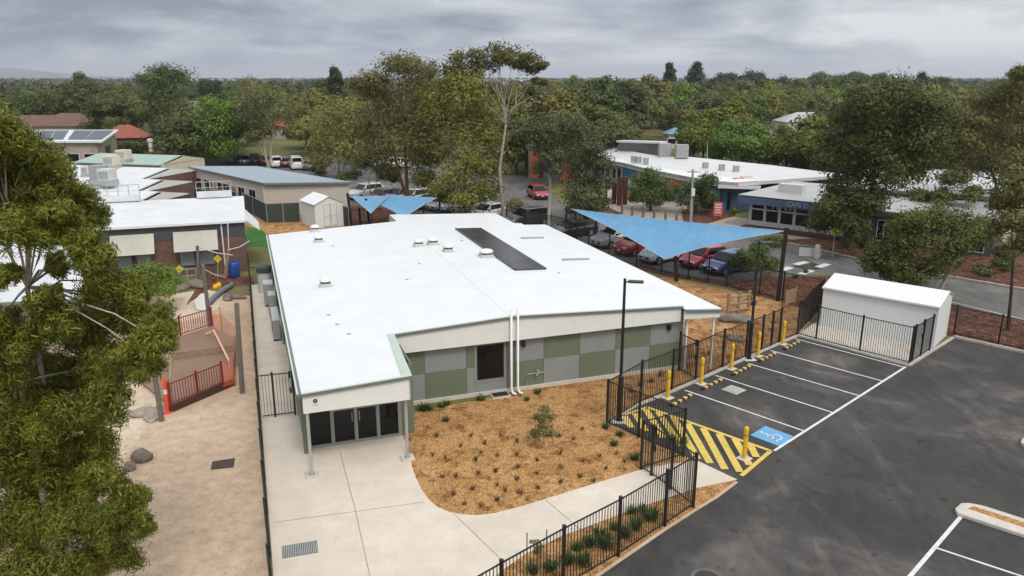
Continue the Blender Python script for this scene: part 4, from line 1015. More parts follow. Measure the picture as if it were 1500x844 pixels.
for kind, colr, p, lab in (('hatchback', 'blue', (1066, 398), 'blue hatchback at the right end of the row by the shrub'), ('hatchback', 'cherry', (1031, 389), 'bright red hatchback beside the blue hatchback'),
                           ('hatchback', 'white', (971, 382), 'white hatchback with its nose showing below the blue sail'), ('wagon', 'red', (938, 370), 'red wagon half hidden by the edge of the blue sail'),
                           ('wagon', 'silver', (904, 359), 'silver wagon left of the red wagon by the sail post'), ('sedan', 'black', (838, 346), 'black sedan behind the far left sail post'), ('wagon', 'darkgrey', (772, 330), 'black wagon just beyond the back right roof corner')):
    car(kind, colr, p, hd, lab, g1)
g2 = 'cars in the row behind the far shade sails'
hd2 = (-.62, -.78)
for kind, colr, p, lab in (('wagon', 'white', (536, 290), 'white wagon beside the end of the cream classroom'), ('sedan', 'darkred', (560, 295), 'dark red sedan between the white wagon and the trees'), ('hatchback', 'grey', (585, 294), 'grey hatchback above the far blue sail'),
                           ('wagon', 'white', (606, 299), 'white wagon behind the brown gum trunk'), ('sedan', 'white', (632, 303), 'white sedan right of the brown gum trunk'), ('hatchback', 'silver', (650, 307), 'silver hatchback beside the right end of the far sails'),
                           ('sedan', 'grey', (668, 310), 'grey sedan with silver roof behind the roof edge'), ('wagon', 'silver', (690, 312), 'silver wagon nearest the bare shrubs behind the roof'), ('hatchback', 'white', (715, 320), 'white hatchback hidden mostly by the roof edge')):
    car(kind, colr, p, hd2, lab, g2)
car('hatchback', 'red', (788, 290), (.25, -.97), 'red car driving alone down the far road bend', 'cars on the road')
g3 = 'cars in the far car park beyond the cream classroom'
hd3 = (-.35, .94)
for kind, colr, p, lab in (('sedan', 'darkgrey', (358, 241), 'dark grey sedan at the left end of the far car park row'), ('wagon', 'black', (374, 240), 'black wagon under the forked gum in the far car park'), ('hatchback', 'darkred', (388, 241), 'dark red hatchback behind the pale gum trunks'),
                           ('wagon', 'white', (405, 244), 'white wagon just right of the pale gum trunks'), ('hatchback', 'maroon', (417, 244), 'maroon hatchback between two white vehicles'), ('van', 'white', (434, 247), 'tall white van in the far car park row'),
                           ('sedan', 'grey', (451, 248), 'grey sedan right of the tall white van'), ('sedan', 'black', (464, 250), 'black sedan at the right end of the far car park row'), ('hatchback', 'silver', (344, 238), 'silver hatchback mostly hidden by the dark bushes'),
                           ('sedan', 'white', (552, 243), 'white sedan glimpsed under the gum branches'), ('wagon', 'white', (572, 246), 'white wagon glimpsed beside the gum branches'), ('hatchback', 'white', (590, 245), 'white hatchback glimpsed left of the red gum trunk')):
    car(kind, colr, p, hd3, lab, g3)
car('wagon', 'white', (268, 243), (.9, .4), 'white wagon parked beside the green roofed shed', 'cars on the road')

# ------------------------------------------------------------------ poles and signs along the road
def pole(name, label, cat, b, tp, r, m, arm=0):
    P = G(*b); T_ = D(tp[0], tp[1], P.y); t = thing(name, label, cat, P)
    x = MB(); x.tube([P, T_], [r, r * .7], 8); x.build('pole', m, t, world=True)
    if arm: x = MB(); x.bar(T_ - Vz(.25) - Vector((arm, 0, 0)), T_ - Vz(.25) + Vector((arm, 0, 0)), .1); x.build('crossarm', m, t, world=True)
    return t, P, T_
t, P, T_ = pole('power_pole', 'grey power pole standing in front of the curved building', 'pole', (1012, 326), (1015, 248), .15, M_GALV, .5)
x = MB(); x.cbox(P + Vector((0, -.2, 2.6)), .3, .15, .7); x.build('meter_box', M_WHITE, t, world=True)
pole('street_pole', 'thin pale pole on the curved building roof side', 'pole', (1036, 252), (1036, 208), .06, M_PALEGREY)
t, P, T_ = pole('sign_post', 'white sign on a thin post beside the left end of the forecourt', 'sign', (893, 312), (893, 277), .05, M_GALV)
x = MB(); x.cbox(T_ + Vector((0, -.05, -.9)), .45, .03, .85); x.build('plate', M_WHITE, t, world=True)
proto = None
for i, (p, lab) in enumerate((((911, 314), 'timber bollard furthest left on the forecourt edge'), ((926, 316), 'timber bollard second from the left on the forecourt'), ((942, 318.5), 'timber bollard third from the left on the forecourt'), ((958, 320.5), 'timber bollard third from the power pole'), ((974.5, 325), 'timber bollard second from the power pole'), ((990.5, 328), 'timber bollard nearest the power pole'))):
    if proto is None:
        t = thing('timber_bollard', lab, 'bollard', G(*p), 0, 'timber bollards along the forecourt'); x = MB(); x.lathe((0, 0, 0), [(.13, 0), (.12, .95), (.09, 1.0), (.01, 1.01)], 10); x.build('post', M_TIMBER, t); remember(t); proto = t
    else: dup(proto, G(*p), None, lab)
t = thing('notice_board', 'red notice board with white lines of writing by the ramp', 'sign', G(1051, 319), R(-8))
x = MB(); x.box(-.42, -.04, .15, .42, .04, 1.55); b_ = x.build('panel', simple('coral_board', (.62, .13, .09), .6), t)
for k, ww in enumerate((.28, .33, .22, .30)): x = MB(); x.box(-ww, -.045, 1.25 - k * .26, ww, -.041, 1.36 - k * .26); x.build('lettering', M_WHITE, b_)
for s_ in (-.38, .38): x = MB(); x.box(s_ - .04, .04, 0, s_ + .04, .1, 1.5); x.build('leg', M_GALV, t)
t, pl, Cc = diamond('yellow diamond pedestrian warning sign beside the road hump', (1219, 378), (1223, 338), .42, simple('warning_yellow', (.72, .66, .03), .5, .05))
x = MB(); x.tube([(Cc.x + .0, Cc.y - .055, Cc.z + .17), (Cc.x, Cc.y - .05, Cc.z + .17)], .05, 8); x.bar((Cc.x, Cc.y - .05, Cc.z + .1), (Cc.x - .02, Cc.y - .05, Cc.z - .05), .09, .012); x.bar((Cc.x - .02, Cc.y - .05, Cc.z - .05), (Cc.x - .12, Cc.y - .05, Cc.z - .22), .05, .012); x.bar((Cc.x - .02, Cc.y - .05, Cc.z - .05), (Cc.x + .1, Cc.y - .05, Cc.z - .22), .05, .012); x.build('walking_figure', M_BLACK, pl, ).parent = t
kids_ = [c for c in t.children if c.name.startswith('walking_figure')]
for c in kids_: c.location = -Vector(t.location)
t = thing('bench_cabinet', 'low tan service cabinet on the red bark bed', 'cabinet', G(1186, 375), R(-20)); x = MB(); x.box(-.8, -.25, 0, .8, .25, .75); x.build('casing', M_OFFWHITE, t, bevel=.02); x = MB(); x.box(-.84, -.29, .75, .84, .29, .8); x.build('top', M_DGREY, t)
t = thing('cream_post_box', 'short cream post right of the tan service cabinet', 'post', G(1196, 378)); x = MB(); x.lathe((0, 0, 0), [(.2, 0), (.2, .95), (.15, 1.05), (.01, 1.06)], 10); x.build('post', M_CREAM, t)

# ------------------------------------------------------------------ buildings around
def pxz(p, Y): return D(p[0], p[1], Y).z
def wallbox(P, Q, z0, z1, t, mb, m=0):
    mb.bar((P.x, P.y, (z0 + z1) / 2), (Q.x, Q.y, (z0 + z1) / 2), t, z1 - z0, m)
def flatbld(name, label, corners, zr, roofm, wallm, inset_=.35, th=.16, cat='building', zfun=None, fascia=None):
    """single pitch or flat roofed block from its four roof corners"""
    c = [Vector((p[0], p[1], 0)) for p in corners]; t = thing(name, label, cat, c[0])
    cen = sum(c, Vector()) / len(c)
    zf = zfun or (lambda x, y: zr)
    x = MB(); x.prism([(p.x, p.y) for p in c], lambda a, b: zf(a, b) - .04, lambda a, b: zf(a, b)); x.build('roof', roofm, t, world=True)
    for i in range(len(c)):
        p, q = c[i], c[(i + 1) % len(c)]
        x = MB(); x.bar((p.x, p.y, zf(p.x, p.y) - .04 - th / 2), (q.x, q.y, zf(q.x, q.y) - .04 - th / 2), .05, th); x.build('fascia', fascia or M_GUTTER, t, world=True)
    ins = [p + (cen - p).normalized() * inset_ * 1.4 for p in c]
    x = MB(); x.prism([(p.x, p.y) for p in ins], 0, lambda a, b: zf(a, b) - .06); x.build('wall', wallm, t, world=True)
    return t, ins
def win(t, P, Q, f0, f1, z0, z1, m=None, fm=None, off=.04, name='window', bars=1):
    """window let into the wall line P-Q, facing the side to the right of P->Q"""
    d = (Q - P); L_ = d.length; u = d.normalized(); nv = Vector((u.y, -u.x, 0))
    a = P + u * L_ * f0 + nv * off; b = P + u * L_ * f1 + nv * off
    x = MB(); x.bar((a.x, a.y, (z0 + z1) / 2), (b.x, b.y, (z0 + z1) / 2), .06, z1 - z0); fr = x.build(name, fm or M_WHITE, t, world=True)
    x = MB(); e = .06; n = bars
    for k in range(n):
        w_ = ((b - a).length - e * (n + 1)) / n
        s0 = a + u * (e + k * (w_ + e)) + nv * .034; s1 = s0 + u * w_
        x.quad((s0.x, s0.y, z0 + e), (s1.x, s1.y, z0 + e), (s1.x, s1.y, z1 - e), (s0.x, s0.y, z1 - e))
    x.build('pane', m or M_GLASS, t, world=True).parent = fr
    return fr
# cream weatherboard classroom with blue grey roof
rc = [G(386, 268, 3.3), G(515, 266.5, 3.3), G(376, 243, 3.5), G(275, 243, 3.5)]
t, ins = flatbld('cream_classroom', 'long cream weatherboard classroom with flat blue grey roof', rc, 3.3, M_ROOF_GREY, M_WEATHERBOARD, .3, .2, zfun=lambda x, y: 3.3 + max(0, y - 77) * .013)
for f0, f1, b in ((.10, .18, 2), (.24, .32, 2), (.44, .60, 4), (.72, .80, 2), (.84, .91, 2)): win(t, ins[3], ins[0], 1 - f1, 1 - f0, 1.0, 2.35, fm=M_CREAM, bars=b)
for f0, f1 in ((.345, .42), (.62, .70)): win(t, ins[3], ins[0], 1 - f1, 1 - f0, .2, 2.3, m=M_BRICKTAN, fm=M_CREAM, name='door')
x = MB(); p = ins[0]; x.bar((p.x, p.y, 0), (p.x, p.y, 3.2), .16); x.build('corner_trim', M_CREAM, t, world=True)
# small white garden shed, gabled, double doors
P0, P1, P2 = G(463, 335), G(502, 333), G(444, 325)
an = R(36); wd = 2.75; dp = 3.4; zz = 2.25
t = thing('garden_shed', 'small white gabled garden shed with framed double doors', 'shed', P0, an)
x = MB(); x.add([(0, 0, 0), (wd, 0, 0), (wd, 0, zz), (wd / 2, 0, zz + .55), (0, 0, zz), (0, dp, 0), (wd, dp, 0), (wd, dp, zz), (wd / 2, dp, zz + .55), (0, dp, zz)], [(0,1,2,3,4), (9,8,7,6,5), (0,4,9,5), (1,6,7,2)]); x.build('wall', M_SHEDWALL, t)
for s0, s1 in ((0, 1), (1, 0)):
    xa = -.1 if s0 == 0 else wd + .1
    x = MB(); v = [(xa, -.12, zz - .1 * 1.1 + .04), (wd / 2, -.12, zz + .61), (wd / 2, dp + .1, zz + .61), (xa, dp + .1, zz - .1 * 1.1 + .04)]; v += [(a, b, c + .04) for a, b, c in v]
    x.add(v, [(0,1,2,3),(7,6,5,4),(0,4,5,1),(1,5,6,2),(2,6,7,3),(3,7,4,0)]); x.build('roof', M_ROOF_W, t)
for k in (0, 1):
    x = MB(); x0 = wd * (.30 + .24 * k); x.box(x0, -.03, .1, x0 + wd * .23, -.005, zz - .1); d_ = x.build('door', M_SHEDWALL, t)
    x = MB(); x1 = x0 + wd * .23
    for q in (x0, x1 - .03): x.box(q, -.04, .1, q + .03, -.031, zz - .1)
    for q in (.1, zz * .45, zz - .13): x.box(x0 + .03, -.04, q, x1 - .03, -.031, q + .03)
    x.build('door_frame', M_GREY, d_)
# brick classroom nearest the yard: white roof rising to the back, charcoal band, awnings
P0 = G(364, 405) + E2 * 1.6; P1 = P0 - E1 * 15; Yw = P0.y
zt = pxz((358, 322), Yw); u = (P1 - P0).normalized(); nb = Vector((u.y, -u.x, 0))   # into the building
t = thing('brick_classroom', 'brick classroom with white roof, charcoal band and two cream awnings', 'building', P0)
dpt = 8.6; E0 = P0 - u * .15; E1_ = P1 + u * 2
x = MB(); x.prism(wpts([P0, P1, P1 + nb * dpt, P0 + nb * dpt]), 0, zt - 1.15); x.build('wall', M_BRICK, t, world=True)
x = MB(); x.prism(wpts([P0 - u * .03 - nb * .03, P1 - nb * .03, P1 + nb * dpt, P0 - u * .03 + nb * dpt]), zt - 1.15, zt - .04); x.build('charcoal_band', M_CHAR, t, world=True)
q = [E0 - nb * .25, E1_ - nb * .25, E1_ + nb * dpt, E0 + nb * dpt]
zr_ = lambda px_, py_: zt + max(0, (Vector((px_, py_, 0)) - P0).dot(nb)) * .055
x = MB(); x.prism(wpts(q), lambda a, b: zr_(a, b) - .1, lambda a, b: zr_(a, b)); x.build('roof', M_ROOF_OLD, t, world=True)
x = MB(); x.bar(Vector((q[0].x, q[0].y, zt - .06)), Vector((q[1].x, q[1].y, zt - .06)), .12, .16); x.build('gutter', M_WHITE, t, world=True)
def along(px): # point of the front wall under a sighting column
    best = min(range(0, 1001), key=lambda k: abs(750 + FOC * (P0 + (P1 - P0) * (k / 1000)).x / ((P0 + (P1 - P0) * (k / 1000)).y * _c + (CAM_H - 2) * _s) - px)); return best / 1000
for a0, a1 in ((320, 256), (228, 164)):
    f0, f1 = along(a0), along(a1); A_, B_ = P0 + (P1 - P0) * f0 - nb * .06, P0 + (P1 - P0) * f1 - nb * .06
    x = MB(); za, zb_ = zt - .62, zt - 1.75
    v = [Vector((A_.x, A_.y, za)), Vector((B_.x, B_.y, za)), Vector((B_.x, B_.y, zb_)) - nb * .75, Vector((A_.x, A_.y, zb_)) - nb * .75]; v += [p + Vz(.03) for p in v]
    x.add(v, [(3,2,1,0),(4,5,6,7),(0,1,5,4),(1,2,6,5),(2,3,7,6),(3,0,4,7)]); aw = x.build('awning', M_BLIND, t, world=True)
    x = MB(); x.bar(v[2] - Vz(.05), v[3] - Vz(.05), .06, .1); b_ = x.build('valance_bar', M_WHITE, t, world=True); b_.parent = aw
    win(t, A_ + (B_ - A_) * .48 + nb * .06, A_ + (B_ - A_) * .1 + nb * .06, 0, 1, .7, 2.3, m=M_GLASSG, fm=M_DGREY, off=.05)
    win(t, A_ + (B_ - A_) * .92 + nb * .06, A_ + (B_ - A_) * .56 + nb * .06, 0, 1, .7, 2.3, m=M_GLASSG, fm=M_DGREY, off=.05)
x = MB(); x.tube([Vector(((P0 + u * 1.5).x, (P0 + u * 1.5).y, 0)) - nb * .1, Vector(((P0 + u * 1.5).x, (P0 + u * 1.5).y, zt)) - nb * .1], .05, 8); x.build('downpipe', M_WHITE, t, world=True)
# side verandah roof at its right end
a0 = P0 - u * .15 + nb * .1
x = MB(); v = [Vector((a0.x, a0.y, zt - .1)), Vector((a0.x, a0.y, zt - .1)) + nb * 5, Vector((a0.x, a0.y, zt - .9)) + nb * 3.6 - u * .9, Vector((a0.x, a0.y, zt - .9)) - u * .9 + nb * .2]; v += [p + Vz(.06) for p in v]
x.add(v, [(3,2,1,0),(4,5,6,7),(0,1,5,4),(1,2,6,5),(2,3,7,6),(3,0,4,7)]); x.build('verandah_roof', M_ROOF_OLD, t, world=True)
for f0, f1 in ((.08, .36), (.80, 1.12)):
    Q0 = P0 + (P1 - P0) * f0 * .62 + nb * (dpt - .2); Q1 = P0 + (P1 - P0) * f1 * .62 + nb * (dpt - .2)
    x = MB(); x.bar((Q0.x, Q0.y, zt + .75), (Q1.x, Q1.y, zt + .75), .5, .45); m_ = x.build('clerestory_hood', M_ROOF_OLD, t, world=True)
    x = MB(); x.bar((Q0.x, Q0.y, zt + 1.75), (Q1.x, Q1.y, zt + 1.75), .04, .05); x.bar((Q0.x, Q0.y, zt + 1.3), (Q1.x, Q1.y, zt + 1.3), .03, .03)
    for k in range(5): p = Q0 + (Q1 - Q0) * k / 4; x.bar((p.x, p.y, zt + .95), (p.x, p.y, zt + 1.75), .04)
    x.build('safety_rail', M_GALV, t, world=True)
# gabled white roofed classrooms behind it
def gable(name, label, C, rz_, L_, W_, ze_, zg, wallm, roofm, cat='building', over=.4, windows=(), gablem=None):
    """ridge along local x from 0 to -L (the front gable looks along +x)"""
    C = (C[0], C[1], 0); t = thing(name, label, cat, C, rz_)
    x = MB(); x.box(-L_ + over, -W_ / 2 + over, 0, -over, W_ / 2 - over, ze_); x.build('wall', wallm, t)
    hw = W_ / 2 - over; zz_ = zg - (zg - ze_) * over / (W_ / 2) - .06
    for xx in (-over - .001, -L_ + over):
        x = MB(); x.add([(xx, -hw, ze_), (xx, hw, ze_), (xx, 0, zg - .1), (xx - .05, -hw, ze_), (xx - .05, hw, ze_), (xx - .05, 0, zg - .1)], [(0,1,2), (5,4,3), (0,2,5,3), (1,4,5,2)]); x.build('gable', gablem or wallm, t)
    for s_ in (-1, 1):
        v = [(0, s_ * W_ / 2, ze_), (-L_, s_ * W_ / 2, ze_), (-L_, 0, zg), (0, 0, zg)]; v += [(a, b, c - .1) for a, b, c in v]
        x = MB(); x.add(v, [(0,1,2,3)[::s_], (7,6,5,4)[::s_], (0,4,5,1), (1,5,6,2), (2,6,7,3), (3,7,4,0)]); x.build('roof', roofm, t)
    for (wx_, side, z0, z1, ww) in windows:
        yy = side * (W_ / 2 - over + .03)
        x = MB(); x.box(wx_ - ww / 2, min(yy, yy - side * .05), z0, wx_ + ww / 2, max(yy, yy - side * .05), z1); f_ = x.build('window', M_WHITE, t)
        x = MB(); y2 = yy + side * .006; q = [(wx_ - ww / 2 + .06, y2, z0 + .06), (wx_ + ww / 2 - .06, y2, z0 + .06), (wx_ + ww / 2 - .06, y2, z1 - .06), (wx_ - ww / 2 + .06, y2, z1 - .06)]
        x.quad(*(q if side < 0 else q[::-1])); x.build('pane', M_GLASS, f_)
    return t
def roofbox(t, C, w_, d_, h_, rz_, m, name, cat, label, group=None):
    o = thing(name, label, cat, C, rz_, group)
    x = MB(); x.box(-w_ / 2, -d_ / 2, 0, w_ / 2, d_ / 2, h_); c = x.build('casing', m, o, bevel=.03)
    x = MB(); x.box(-w_ * .4, -d_ / 2 - .012, h_ * .15, w_ * .4, -d_ / 2 - .001, h_ * .8); x.build('grille', M_GREY, o)
    x = MB(); x.box(-w_ * .55, -d_ * .55, -.4, w_ * .55, d_ * .55, .02); x.build('plinth', M_GALV, o)
gable('white_classroom', 'white roofed classroom wing nearest behind the brick classroom', G(232, 283, 3.6), R(168), -20, 8.5, 3.0, 3.75, M_CHAR, M_ROOF_OLD, gablem=M_WHITE).scale = (1, 1, 1)
gable('white_classroom', 'white roofed classroom wing in the middle with roof coolers', G(236, 264, 3.8), R(167), -24, 9.5, 3.1, 3.85, M_BRICK, M_ROOF_OLD, gablem=M_WHITE)
gable('white_classroom', 'white roofed classroom wing furthest back beside the green shed', G(245, 247, 3.8), R(166), -26, 10, 3.1, 3.85, M_BRICK, M_ROOF_OLD, gablem=M_WHITE)
gpc = 'evaporative coolers on the white classroom roofs'
cl = [((146, 262), 1.6, 1.4, 1.8, M_GREY, 'dark grey cooler box on the white classroom roof'), ((158, 264), 1.6, 1.4, 1.5, M_PALEGREY, 'pale front cooler box beside the dark grey cooler'), ((164, 242), 1.7, 1.5, 1.5, M_CREAM, 'cream louvred cooler box behind the dark grey cooler'), ((182, 233), 1.7, 1.5, 1.5, M_CREAM, 'cream louvred cooler box nearest the green shed'), ((128, 254), 1.0, 1.0, 1.0, M_PALEGREY, 'small pale cooler left of the dark grey cooler')]
for p, a, b, c, m, lab in cl: roofbox(None, G(p[0], p[1], 4.1), a * .8, b * .8, c * .72, R(-12), m, 'roof_cooler', 'cooler', lab, gpc)
# wide white roof glimpsed through the left tree
t, ins = flatbld('white_roofed_hall', 'white roofed hall glimpsed through the foreground tree at left', [G(-160, 450, 3.4), G(128, 436, 3.4), G(100, 320, 3.6), G(-160, 312, 3.6)], 3.4, M_ROOF_OLD, M_BRICKPALE, .4)
# building with solar panels
Pn, Pf = G(150, 227), G(169, 223); Yn = 118
zlo = 3.0
a, b, c, d = D(150, 207, Yn), D(-40, 207, Yn), D(-55, 191, Yn + 14), D(174, 190, Yn + 12)
t = thing('solar_roof_hall', 'pale hall with tilted roof carrying dark solar panels', 'building', (a.x, a.y, 0))
x = MB(); v = [a, b, c, d]; v += [p - Vz(.25) for p in v]; x.add(v, [(0,3,2,1)[::-1], (4,5,6,7)[::-1], (0,1,5,4), (1,2,6,5), (2,3,7,6), (3,0,4,7)]); x.build('roof', M_ROOF_OLD, t, world=True)
x = MB(); i_ = [a.lerp(c, .04), b.lerp(d, .03), c.lerp(a, .03), d.lerp(b, .03)]
vs = [(p.x, p.y, 0) for p in i_] + [(p.x, p.y, p.z - .3) for p in i_]; x.add(vs, [(0,1,5,4), (1,2,6,5), (2,3,7,6), (3,0,4,7)]); x.build('wall', M_BRICKPALE, t, world=True)
nrm = (b - a).cross(d - a).normalized(); nrm = nrm if nrm.z > 0 else -nrm
def onroof(f, g_): return (a.lerp(b, f)).lerp(d.lerp(c, f), g_) + nrm * .08
for f0, f1 in ((.02, .28), (.31, .50), (.54, .8)):
    for k in range(2):
        q0 = f0 + (f1 - f0) * k / 2; q1 = f0 + (f1 - f0) * (k + .96) / 2
        x = MB(); v = [onroof(q0, .12), onroof(q1, .12), onroof(q1, .9), onroof(q0, .9)]; v += [p - nrm * .05 for p in v]; x.add(v, [(0,1,2,3)[::-1], (4,5,6,7), (0,4,5,1)[::-1], (1,5,6,2)[::-1], (2,6,7,3)[::-1], (3,7,4,0)[::-1]]); x.build('solar_panel', simple('solar_glass_far', (.05, .055, .07), .25) if 'solar_glass_far' not in MATS else MATS['solar_glass_far'], t, world=True)
for f0, f1 in ((.03, .12), (.16, .26), (.33, .42), (.46, .56), (.62, .72)): win(t, b.copy() * 0 + Vector((i_[1].x, i_[1].y, 0)), Vector((i_[0].x, i_[0].y, 0)), 1 - f1, 1 - f0, .9, 2.2)
x = MB(); p, q = Vector((i_[0].x, i_[0].y, 0)), Vector((i_[3].x, i_[3].y, 0)); win(t, p, q, .35, .62, .6, 3.0, m=M_DGREY, fm=M_GREY)
# green roofed shed
gable('green_roofed_shed', 'cream shed with shallow pale green roof beside the far lawn', G(266, 231, 3.2), R(165), -13, 9, 2.7, 3.5, M_CREAM, M_ROOF_GREEN)
t = thing('flue', 'short grey flue on the pale green roof', 'flue', G(221, 217, 3.4)); x = MB(); x.lathe((0, 0, -.5), [(.3, 0), (.3, 1.4), (.42, 1.4), (.42, 1.8), (.1, 1.9)], 10); x.build('pipe', M_PALEGREY, t)

# community building with the long curved white roof
fe = [(866, 221), (873, 226), (880, 233), (896, 236), (913, 239), (945, 247), (969, 252), (1006, 259), (1052, 266), (1082, 268)]
be = [(888, 206), (894, 211), (900, 216), (913, 219), (927, 222), (948, 226), (969, 229), (1012, 230), (1130, 242), (1240, 256)]
FE = [G(*p, z=3.1) for p in fe]; BE = [G(*p, z=3.8) for p in be]
t = thing('community_centre', 'long community centre with curved white roof and blue, grey and orange walls', 'building', (FE[0].x, FE[0].y, 0))
x = MB(); n = len(fe)
vs = FE + BE + [p - Vz(.35) for p in FE] + [p - Vz(.35) for p in BE]
fs = [(i, i + 1, n + i + 1, n + i) for i in range(n - 1)] + [(2 * n + i, 3 * n + i, 3 * n + i + 1, 2 * n + i + 1) for i in range(n - 1)] + [(i, 2 * n + i, 2 * n + i + 1, i + 1) for i in range(n - 1)] + [(n + i, n + i + 1, 3 * n + i + 1, 3 * n + i) for i in range(n - 1)] + [(0, n, 3 * n, 2 * n), (n - 1, 3 * n - 1, 4 * n - 1, 2 * n - 1)]
x.add(vs, fs); x.build('roof', M_ROOF_PALE, t, world=True)
x = MB()
for p, q in zip(FE[:-1], FE[1:]):
    dd = (p - q).normalized() * 0
    a_ = p + Vz(.02); b_ = q + Vz(.02); ia = BE[FE.index(p)].lerp(p, .80); ib = BE[FE.index(q)].lerp(q, .80)
    x.add([a_ + Vz(.03), b_ + Vz(.03), ib + Vz(.06), ia + Vz(.06), a_ - Vz(.5), b_ - Vz(.5)], [(0, 1, 2, 3), (0, 4, 5, 1)])
x.build('white_eave', M_ROOF, t, world=True)
segm = [M_BLUEP, M_BLUEP, M_GREYP, M_GREYP, M_BLUEP, M_GREYP, M_GREYP, M_BLUEP, M_NAVY]
WL = [p.lerp(BE[i], .06) for i, p in enumerate(FE)]
for i in range(n - 1):
    x = MB(); p, q = WL[i], WL[i + 1]
    x.bar((p.x, p.y, 1.38), (q.x, q.y, 1.38), .2, 2.76); x.build('wall', segm[i], t, world=True)
i = 2
P, Q = Vector((WL[3].x, WL[3].y, 0)), Vector((WL[4].x, WL[4].y, 0))
P_, Q_ = Vector((WL[2].x, WL[2].y, 0)), Vector((WL[3].x, WL[3].y, 0))
for f0, f1 in ((.15, .45), (.55, .9)): win(t, P_, Q_, f0, f1, .9, 2.4, off=.12); win(t, P, Q, f0, f1, .9, 2.4, off=.12)
for k, z0, z1, m in ((4, .3, 1.5, M_WHITE), (6, 1.1, 2.6, M_ORANGEP), (7, .2, 2.0, M_GLASS)):
    P, Q = Vector((WL[k].x, WL[k].y, 0)), Vector((WL[k + 1].x, WL[k + 1].y, 0)); win(t, P, Q, .4 if k == 6 else .15, .85, z0, z1, off=.12, m=m, fm=M_GREY)
x = MB()
for i in range(n - 1): p, q = BE[i].lerp(FE[i], .06), BE[i + 1].lerp(FE[i + 1], .06); x.bar((p.x, p.y, 1.7), (q.x, q.y, 1.7), .2, 3.4)
x.build('rear_wall', M_GREYP, t, world=True)
# raised ribbed roof lights and plant boxes on it
a_, b_, c_, d_ = G(903, 217, 3.8), G(972, 226, 3.8), G(972, 210, 5.2), G(908, 208, 4.9)
x = MB(); x.add([a_, b_, c_, d_, Vector((d_.x, d_.y, 3.6)), Vector((c_.x, c_.y, 3.6))], [(0,1,2,3), (0,3,4), (1,5,2), (3,2,5,4)]); x.build('raised_roof', ribbed('ribbed_grey_roof', (.26, .26, .26), 2.2, 'x', .3, .6, .1, .6), t, world=True)
x = MB(); x.bar(d_ + Vz(.1), c_ + Vz(.1), 1.4, .25); x.build('ridge', M_ROOF, t, world=True)
for p in ((973, 229), (998, 231)): q = G(*p, z=3.8); x = MB(); x.cbox(q, 1.5, 1.2, 1.6); x.build('plant_box', M_GREY, t, world=True)
for p in ((1033, 247), (1057, 250), (1078, 252), (946, 240), (928, 237), (936, 238)): q = G(*p, z=3.4); x = MB(); x.cbox(q, .6, .5, .7); x.build('roof_unit', M_GREY, t, world=True)
# maroon entry screens
for p, hh in (((890, 300), 3.4), ((899, 299), 2.8), ((907, 301), 3.6), ((915, 300), 3.6)):
    q = G(*p); x = MB(); x.cbox(q, .5, .25, hh * .85, R(10)); x.build('maroon_screen', M_MAROON, t, world=True)
# left wing with red and blue panels
P0, P1 = G(770, 262), G(868, 268)
t, ins = flatbld('community_wing', 'far wing of coloured panels glimpsed behind the road bend trees', [(P0.x, P0.y), (P1.x, P1.y), (P1.x + 3, P1.y + 12), (P0.x + 3, P0.y + 12)], 4.6, M_ROOF_DULL, M_GREYP, .3)
for f0, f1, m in ((.03, .16, M_ORANGEP), (.17, .26, M_RED), (.27, .42, M_BLUEP), (.55, .72, M_ORANGEP), (.8, .95, M_BLUEP)): win(t, ins[0], ins[1], f0, f1, .1, 4.2, m=m, fm=M_GREY, name='wall_panel')
win(t, ins[0], ins[1], .44, .54, .6, 3.2, bars=2)
# entry block between the curved roof and the cafe
rc = [G(1050, 268, 4.0), G(1112, 272, 3.6), G(1112, 266, 3.6), G(1058, 262, 4.0)]
t, ins = flatbld('entry_block', 'low entry block with flat white canopy left of the cafe', [(G(1052, 272, 2.8).x, G(1052, 272, 2.8).y), (G(1113, 274, 2.8).x, G(1113, 274, 2.8).y), (G(1120, 260, 2.8).x, G(1120, 260, 2.8).y), (G(1060, 258, 2.8).x, G(1060, 258, 2.8).y)], 2.8, M_ROOF_DULL, M_BLUEP, .9, .22, fascia=M_WHITE)
for f0, f1, m in ((.1, .3, M_GLASS), (.4, .6, M_GLASS), (.7, .9, M_NAVY)): win(t, ins[0], ins[1], f0, f1, .1, 2.1, m=m, fm=M_NAVY)
p = G(1080, 268, 2.8); x = MB(); x.cbox(Vector((p.x, p.y - .3, 2.35)), 1.1, .4, 1.0, R(10)); x.build('orange_panel', M_ORANGEP, t, world=True)
p = G(1092, 267, 2.8); x = MB(); x.cbox(Vector((p.x, p.y - .2, 2.35)), 1.2, .4, 1.1, R(10)); x.build('cream_panel', M_CREAM, t, world=True)
# cafe: grey roof, slate fascia, glazed front with white posts
cz = 3.05
c0, c1 = G(1082, 285, cz), G(1236, 301, cz); u = (c1 - c0); u.z = 0; u.normalize(); nb = Vector((-u.y, u.x, 0))
t = thing('cafe_building', 'cafe with slate blue fascia, white posts and dark glass front', 'building', (c0.x, c0.y, 0))
L_ = (c1 - c0).length
x = MB(); q = [c0 - nb * .1, c1 - nb * .1, c1 + nb * 9, c0 + nb * 9 + u * 1.5]; x.prism(wpts(q), cz, lambda a, b: cz + .02 + max(0, (Vector((a, b, 0)) - c0).dot(nb)) * .05); x.build('roof', M_ROOF_DULL, t, world=True)
x = MB(); p, q = c0 - nb * .02, c1 - nb * .02; x.bar((p.x, p.y, cz - .45), (q.x, q.y, cz - .36), .1, .66); x.bar((p.x, p.y, cz - .45), ((c0 + nb * 8).x, (c0 + nb * 8).y, cz - .36), .1, .66); fas = x.build('fascia', M_NAVY, t, world=True)
